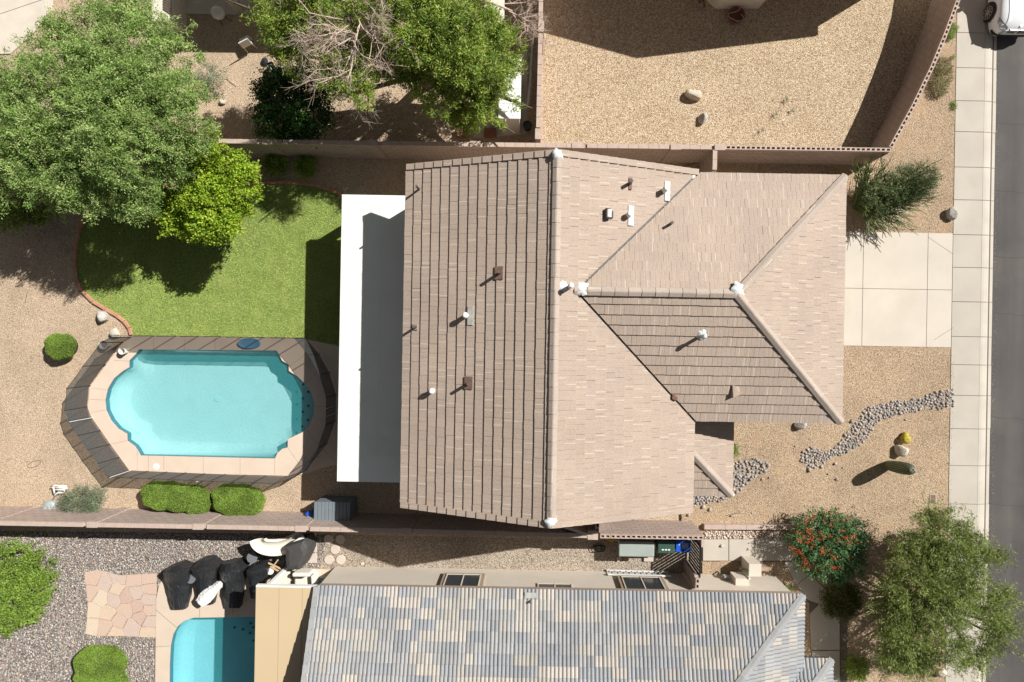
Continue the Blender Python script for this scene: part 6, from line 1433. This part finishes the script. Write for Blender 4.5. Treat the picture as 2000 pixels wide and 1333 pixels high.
shrub("feathery_shrub", "grey green feathery shrub beside the broken white chair", "shrub", W(160, 982), [(160, 982, .5, 34, .3), (135, 990, .45, 22, .25), (185, 972, .45, 22, .25), (170, 1000, .4, 20, .2), (198, 962, .3, 12, .2), (190, 1003, .35, 14, .2)], 420, 20, .08, .016, 'sage', .015, 20, spray=.22, spread=.05)
shrub("feathery_seedling", "small blue green feathery seedling right of the huge tree", "shrub", W(418, 148), [(405, 145, .5, 20, .25), (425, 150, .5, 18, .25), (418, 165, .4, 16, .2)], 110, 18, .08, .016, 'sage', .015, 10, spray=.2)
for i, (x, y, r) in enumerate(((540, 322, 22), (598, 325, 18))): shrub("shade_plant", ("low plant in the wall's shade left of the lawn's top corner", "second low plant in the shade at the foot of the wall")[i], "plant", W(x, y), [(x, y, .3, r, .25)], 110, 18, .09, .04, 'willow', .01, 4)
# stick-like bush by the garage
t = thing("stick_bush", "leafless green stick bush fanning right from the garage corner", "shrub", W(1668, 405, .1)); b = MB(); r_ = random.Random(8)
base0 = W(1672, 398, .1)
for i in range(420):
    a = r_.gauss(-.28, .42) if i % 6 else r_.uniform(-1.3, 1.2)
    # end points fan out to the right, slightly up in the picture
    if i % 9 == 0: ex, ey, ez = r_.uniform(1665, 1735), r_.uniform(305, 350), r_.uniform(1.0, 1.7)
    elif i % 5 == 0: ex, ey, ez = r_.uniform(1690, 1790), r_.uniform(395, 452), r_.uniform(.5, 1.2)
    else:
        tt = r_.random() ** .6; ex = 1690 + 138 * tt; ey = 398 - 40 * tt + r_.gauss(0, 17); ez = .8 + 1.0 * tt + r_.uniform(-.5, .2)
    e_ = W(ex, ey, max(.3, ez)); s_ = base0 + V3((r_.uniform(-.15, .2), r_.uniform(-.25, .25), 0)); mid = s_.lerp(e_, .5) + V3((r_.gauss(0, .08), r_.gauss(0, .08), .15))
    b.tube([s_, mid, e_], [.018, .015, .008], 4, cap=False)
    for k in range(4):
        q = mid.lerp(e_, r_.random()); d = (e_ - mid).normalized() + V3((r_.gauss(0, .4), r_.gauss(0, .4), r_.gauss(0, .3))); b.tube([q, q + d * r_.uniform(.15, .4)], [.013, .008], 4, cap=False)
b.build("stems", M['stick'], t, kind="stuff")
crown(t, [(1800, 350, 1.4, 28, .3), (1765, 362, 1.2, 36, .35), (1725, 380, 1.0, 34, .35)], 900, 18, .09, .016, M['stick'], spray=.25, spread=.04, name="twigs")
# dry grass by the curving wall
def tuft(label, spots, n, m, h):
    o = thing("grass_clump", label, "grass", W(*spots[0][:2], .1)); C, D = [], []
    for x, y, r in spots:
        for k in range(n):
            a = rng.uniform(0, 6.28); rr = r * math.sqrt(rng.random()); c = W(x + rr * math.cos(a), y + rr * math.sin(a), .1 + h * rng.uniform(.2, 1) * (1 - .5 * rr / r)); C.append(c); D.append((math.cos(a) * .8 + rng.gauss(0, .4), -math.sin(a) * .8 + rng.gauss(0, .4), rng.gauss(.3, .4)))
    leaf_mesh("blades", np.array(C), np.array(D), .22, .012, m, o, .8); return o
tuft("dry olive grass clump between the curving wall and sidewalk", [(1838, 150, 24), (1842, 130, 18), (1835, 172, 18)], 700, M['drygrass'], .35)
tuft("bright green weeds against the curving wall near the car", [(1862, 55, 9), (1858, 70, 7)], 220, M['hedge'], .25)
tuft("small green weeds at the sidewalk edge below the dry grass", [(1862, 203, 5), (1864, 210, 5)], 60, M['hedge'], .12)
tuft("tiny green weed at the sidewalk edge above the dry grass", [(1862, 112, 4)], 40, M['hedge'], .1)
tuft("thin green tuft at the foot of the lower house's corner", [(1535, 1150, 9), (1540, 1155, 7)], 140, M['hedge'], .15)
for i, (x, y) in enumerate(((1537, 195), (1516, 222), (1548, 215), (1490, 255))): tuft(("grey green weed tuft furthest right in the gravel yard", "grey green weed tuft right of the boulders", "faint weed tuft right of the other two", "faint weed tuft nearest the upper wall's open blocks")[i], [(x, y, 4)], 26, M['sage'], .06)
# clipped bushes: a leafy skin over a dark twiggy core
def clipped(name, label, blobs, n, m, L=.05, w=.035, z0=0.0, group=None):
    """blobs: (x, y, rx, ry, height) in photo pixels"""
    o = thing(name, label, "shrub", W(blobs[0][0], blobs[0][1], z0), group); core = MB(); C, D = [], []; info = []
    for x, y, rx, ry, h in blobs:
        zt = h * .6; c = W(x, y, zt); s = (CH - zt) / F; info.append((c, rx * s, ry * s, h))
    for bi, (c, a_, b_, h) in enumerate(info):
        core.lathe((c.x, c.y, z0), [(.8, .05), (.9, h * .3), (.93, h * .55), (.8, h * .8), (.5, h * .92), (0, h * .95)], 20, a_, b_, ANG)
        k = int(n * a_ * b_)
        while k > 0:
            u = np.array([rng.gauss(0, 1) for _ in range(3)]); u /= np.linalg.norm(u)
            if u[2] < -.2: u[2] = -u[2]
            q = (abs(u[0]) ** 2.6 + abs(u[1]) ** 2.6) ; r2 = 1 / max(1e-6, (q ** (2.6 / 2.6) + abs(u[2]) ** 2.6)) ** (1 / 2.6); th = math.atan2(u[1], u[0]); p = u * r2 * (rng.uniform(.9, 1.03) + .035 * math.sin(3 * th + bi) + .03 * math.sin(7 * th + 2 * u[2] + bi))
            X = (c.x + p[0] * a_, c.y + p[1] * b_, z0 + h * .5 + p[2] * h * .5); k -= 1
            if any(j != bi and ((X[0] - c2.x) / a2) ** 2 + ((X[1] - c2.y) / b2) ** 2 + ((X[2] - z0 - h2 * .5) / (h2 * .5)) ** 2 < .8 for j, (c2, a2, b2, h2) in enumerate(info)): continue
            C.append(X); D.append((rng.gauss(0, 1), rng.gauss(0, 1), rng.gauss(.2, .6)))
    core.build("core", mat(name + "_core", (.06, .085, .025), .95), o, smooth=True); leaf_mesh("foliage", np.array(C), np.array(D), L, w, M[m], o, 1.0)
clipped("clipped_bush", "small round clipped bush alone on the left gravel", [(117, 677, 26, 25, .75)], 42000, 'hedge', .036, .026)
clipped("clipped_bush", "wide kidney shaped clipped bush against the pool fence", [(318, 968, 40, 27, .8), (360, 973, 46, 26, .85), (385, 980, 26, 24, .75)], 32000, 'hedge', .038, .028, group="clipped bushes below the pool")
clipped("clipped_bush", "oval clipped bush right of the wide kidney shaped one", [(458, 976, 42, 30, .85), (478, 980, 36, 28, .8)], 32000, 'hedge', .038, .028, group="clipped bushes below the pool")
clipped("clipped_bush", "square green clipped bush at the bottom edge on pebbles", [(195, 1305, 48, 42, .8), (195, 1340, 50, 40, .8)], 26000, 'hedge', .038, .028)
# fallen twigs and loose pebbles on the gravel
for i, (x, y, a) in enumerate(((52, 580, 1.4), (1430, 1005, .2))):
    q = W(x, y, .1 if x > 1000 else 0); b = MB(); b.tube([(q.x + math.cos(a) * s * .3, q.y + math.sin(a) * s * .3 + .03 * math.sin(s * 4), q.z + .012) for s in (-1, -.5, 0, .5, 1)], .008, 5); tag(b.build("fallen_twig", M['bark']), ("thin curved twig on the left gravel", "short twig by the porch stones")[i], "twig")

C = []
for n_, px in ((160, [(20, 470), (140, 500), (150, 430), (20, 420)]), (150, [(180, 470), (480, 480), (560, 400), (200, 420)]), (200, [(650, 200), (880, 200), (880, 270), (650, 268)]), (160, [(1690, 1020), (1850, 1010), (1840, 1320), (1700, 1320)]), (60, [(1560, 1100), (1700, 1100), (1700, 1200), (1600, 1190)]), (60, [(300, 985), (520, 985), (520, 1000), (300, 995)])):
    k = 0
    while k < n_:
        x, y = rng.uniform(min(q[0] for q in px), max(q[0] for q in px)), rng.uniform(min(q[1] for q in px), max(q[1] for q in px))
        if inside(px, x, y): C.append(tuple(W(x, y, .125 if x > 1500 else .06 if 150 < x < 560 and y < 500 else .02))); k += 1
o = leaf_mesh("fallen_leaves", np.array(C), NR.normal(size=(len(C), 3)) * np.array([1, 1, .15]), .07, .035, M['drygrass'], None, 2.5)
tag(o, "dry fallen leaves littered on the ground below the trees", "leaves", kind="stuff")
